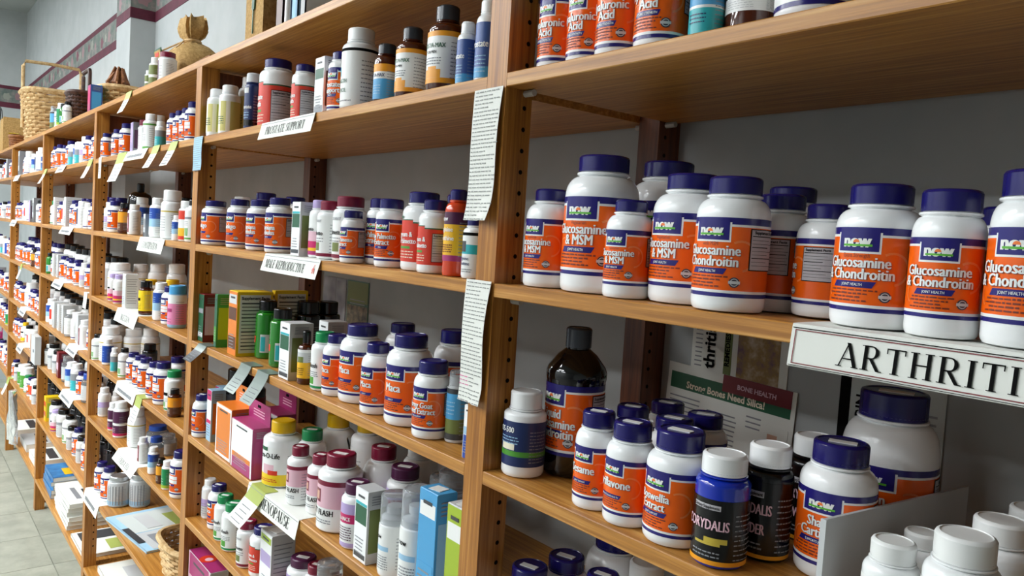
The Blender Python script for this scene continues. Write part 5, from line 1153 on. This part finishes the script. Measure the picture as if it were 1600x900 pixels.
# ------------------------------------------------------------------ labels: by look and shelf, then size, then neighbours
W2 = {'1a': 'above the glucosamine', '1b': 'on ARTHRITIS shelf', '1c': 'under ARTHRITIS sign', '1d': 'below corydalis shelf', '2a': 'on PROSTATE SUPPORT shelf', '2b': 'on MALE REPRODUCTIVE shelf', '2c': 'below MALE REPRODUCTIVE sign', '2d': 'on MENOPAUSE shelf', '2e': 'below MENOPAUSE sign',
      '3a': 'by hanging green tags', '3b': 'on CONSTIPATION shelf', '3c': 'below CONSTIPATION sign', '3d': 'above COLDS sign', '3e': 'on COLDS shelf', '3f': 'below COLDS sign', '3t': 'on top board'}
W2 = {WHERE[k]: v for k, v in W2.items()}
SHORT = dict(hyal='orange Hyaluronic Acid bottle', msm='orange Glucosamine & MSM bottle', chon_msm='orange Chondroitin with MSM bottle', factsfront='bottle showing Supplement Facts', chon_x='Extra Strength bottle', chon='orange Glucosamine & Chondroitin bottle', iprif='orange Ipriflavone bottle', sesame='orange ame-label bottle', bosw='orange Boswellia bottle', shark='Shark Cartilage bottle', maca='orange Maca bottle', goat='Horny Goat bottle', now_g='plain orange-label bottle', now_b='two-line orange-label bottle', now_small='small orange-label bottle', saw='orange Saw Palmetto bottle', saw_s='small Saw Palmetto bottle', now_o='orange-label bottle', nowred_p='red Prostate Health bottle', nowred_s='red Pygeum bottle', nowjar='large navy-lid jar', liquid='black liquid bottle', os500='blue OS-500 bottle', corydb='blue corydalis bottle', corydp='black corydalis bottle', blueb='sky blue bottle', amberjar='amber jar', plainw='plain white bottle', wgreen='gold-striped bottle', navyb='slim navy bottle', source='tall teal-square bottle', sourceT='black-arch bottle', prosta='white-label PROSTA-MAX bottle', prostaB='blue PROSTA-MAX bottle', bluelab='blue Prostate bottle', purpleb='pink and purple bottle', palmw='maroon-capped white bottle', carnit='translucent orange bottle', whgreen='small green-patch bottle', greenb='clear green bottle', blackb='black bottle', maroonb='garnet-capped bottle', amberdrop='amber dropper', wgreencap='green-capped white bottle', smallblue='lake-blue bottle', yelcap='glossy yellow-capped bottle', yelback='turned yellow-capped bottle', yelgray='shadowed white jar', flash='HOT FLASH bottle', marjar='maroon-lid jar', lavend='purple-capped bottle', spray='white body spray', clearjar='clear jar', whlil='pale lilac bottle', marw='plum-stripe bottle', whband='green-banded bottle', teal='teal bottle', brownyel='brown and amber bottle', redw='red-panel bottle', whblue='blue-shaded bottle', blackjug='black jug', bigwhite='large white tub', yelred='red-yellow bottle', yelamber='bright yellow-label bottle', pinkblue='pink bottle', bluejar='royal blue bottle', plum='plum bottle', bluelid='blue-lid jar', whgreenlab='green-label bottle', wgreenlab='leafy green bottle', tin='silver-lid canister')
def short(look):
    return SHORT.get(look) or CART[look][4] if look in SHORT or look in CART else LOOK[look][9]
grp = {}
for rec in PENDING: grp.setdefault((rec[1], rec[2]), []).append(rec)
for (ph, where), lst in grp.items():
    hs = [q[3] for q in lst]; mid = (max(hs)+min(hs))/2
    split = len(lst) > 1 and max(hs) > min(hs)*1.12
    subs = {}
    for q in lst: subs.setdefault(('taller ' if q[3] > mid else 'shorter ') if split else '', []).append(q)
    for k, rs in subs.items():
        if len(rs) == 1 or where not in W2:
            for q in rs:
                q[0]['label'] = ' '.join((k+ph+' '+where).split()[:16])
                if len(rs) > 1: q[0]['group'] = (ph+' '+where)[:70]
            continue
        opts = []
        for q in rs:
            loc = q[0].location
            nb = sorted((n for n in PENDING if n[2] == where and n[1] != ph), key=lambda n: (n[0].location-loc).length)[:3]
            o = []
            for n in nb:
                dy = loc.y-n[0].location.y
                rel = 'behind' if dy > n[5]+.012 else ('in front of' if dy < -n[5]-.012 else 'beside')
                o.append('%s%s %s, %s %s' % (k, short(q[4]), W2[where], rel, short(n[4])))
            opts.append(o)
        labs = [o[0] if o else '' for o in opts]
        for i in range(len(rs)):
            for o in opts[i]:
                if labs.count(labs[i]) > 1 and labs.count(o) == 0: labs[i] = o
        for q, l in zip(rs, labs):
            q[0]['label'] = ' '.join((l or (k+ph+' '+where)).split()[:16])
            q[0]['group'] = (ph+' '+where)[:70]
for q in PENDING: del q[0]['seq_']
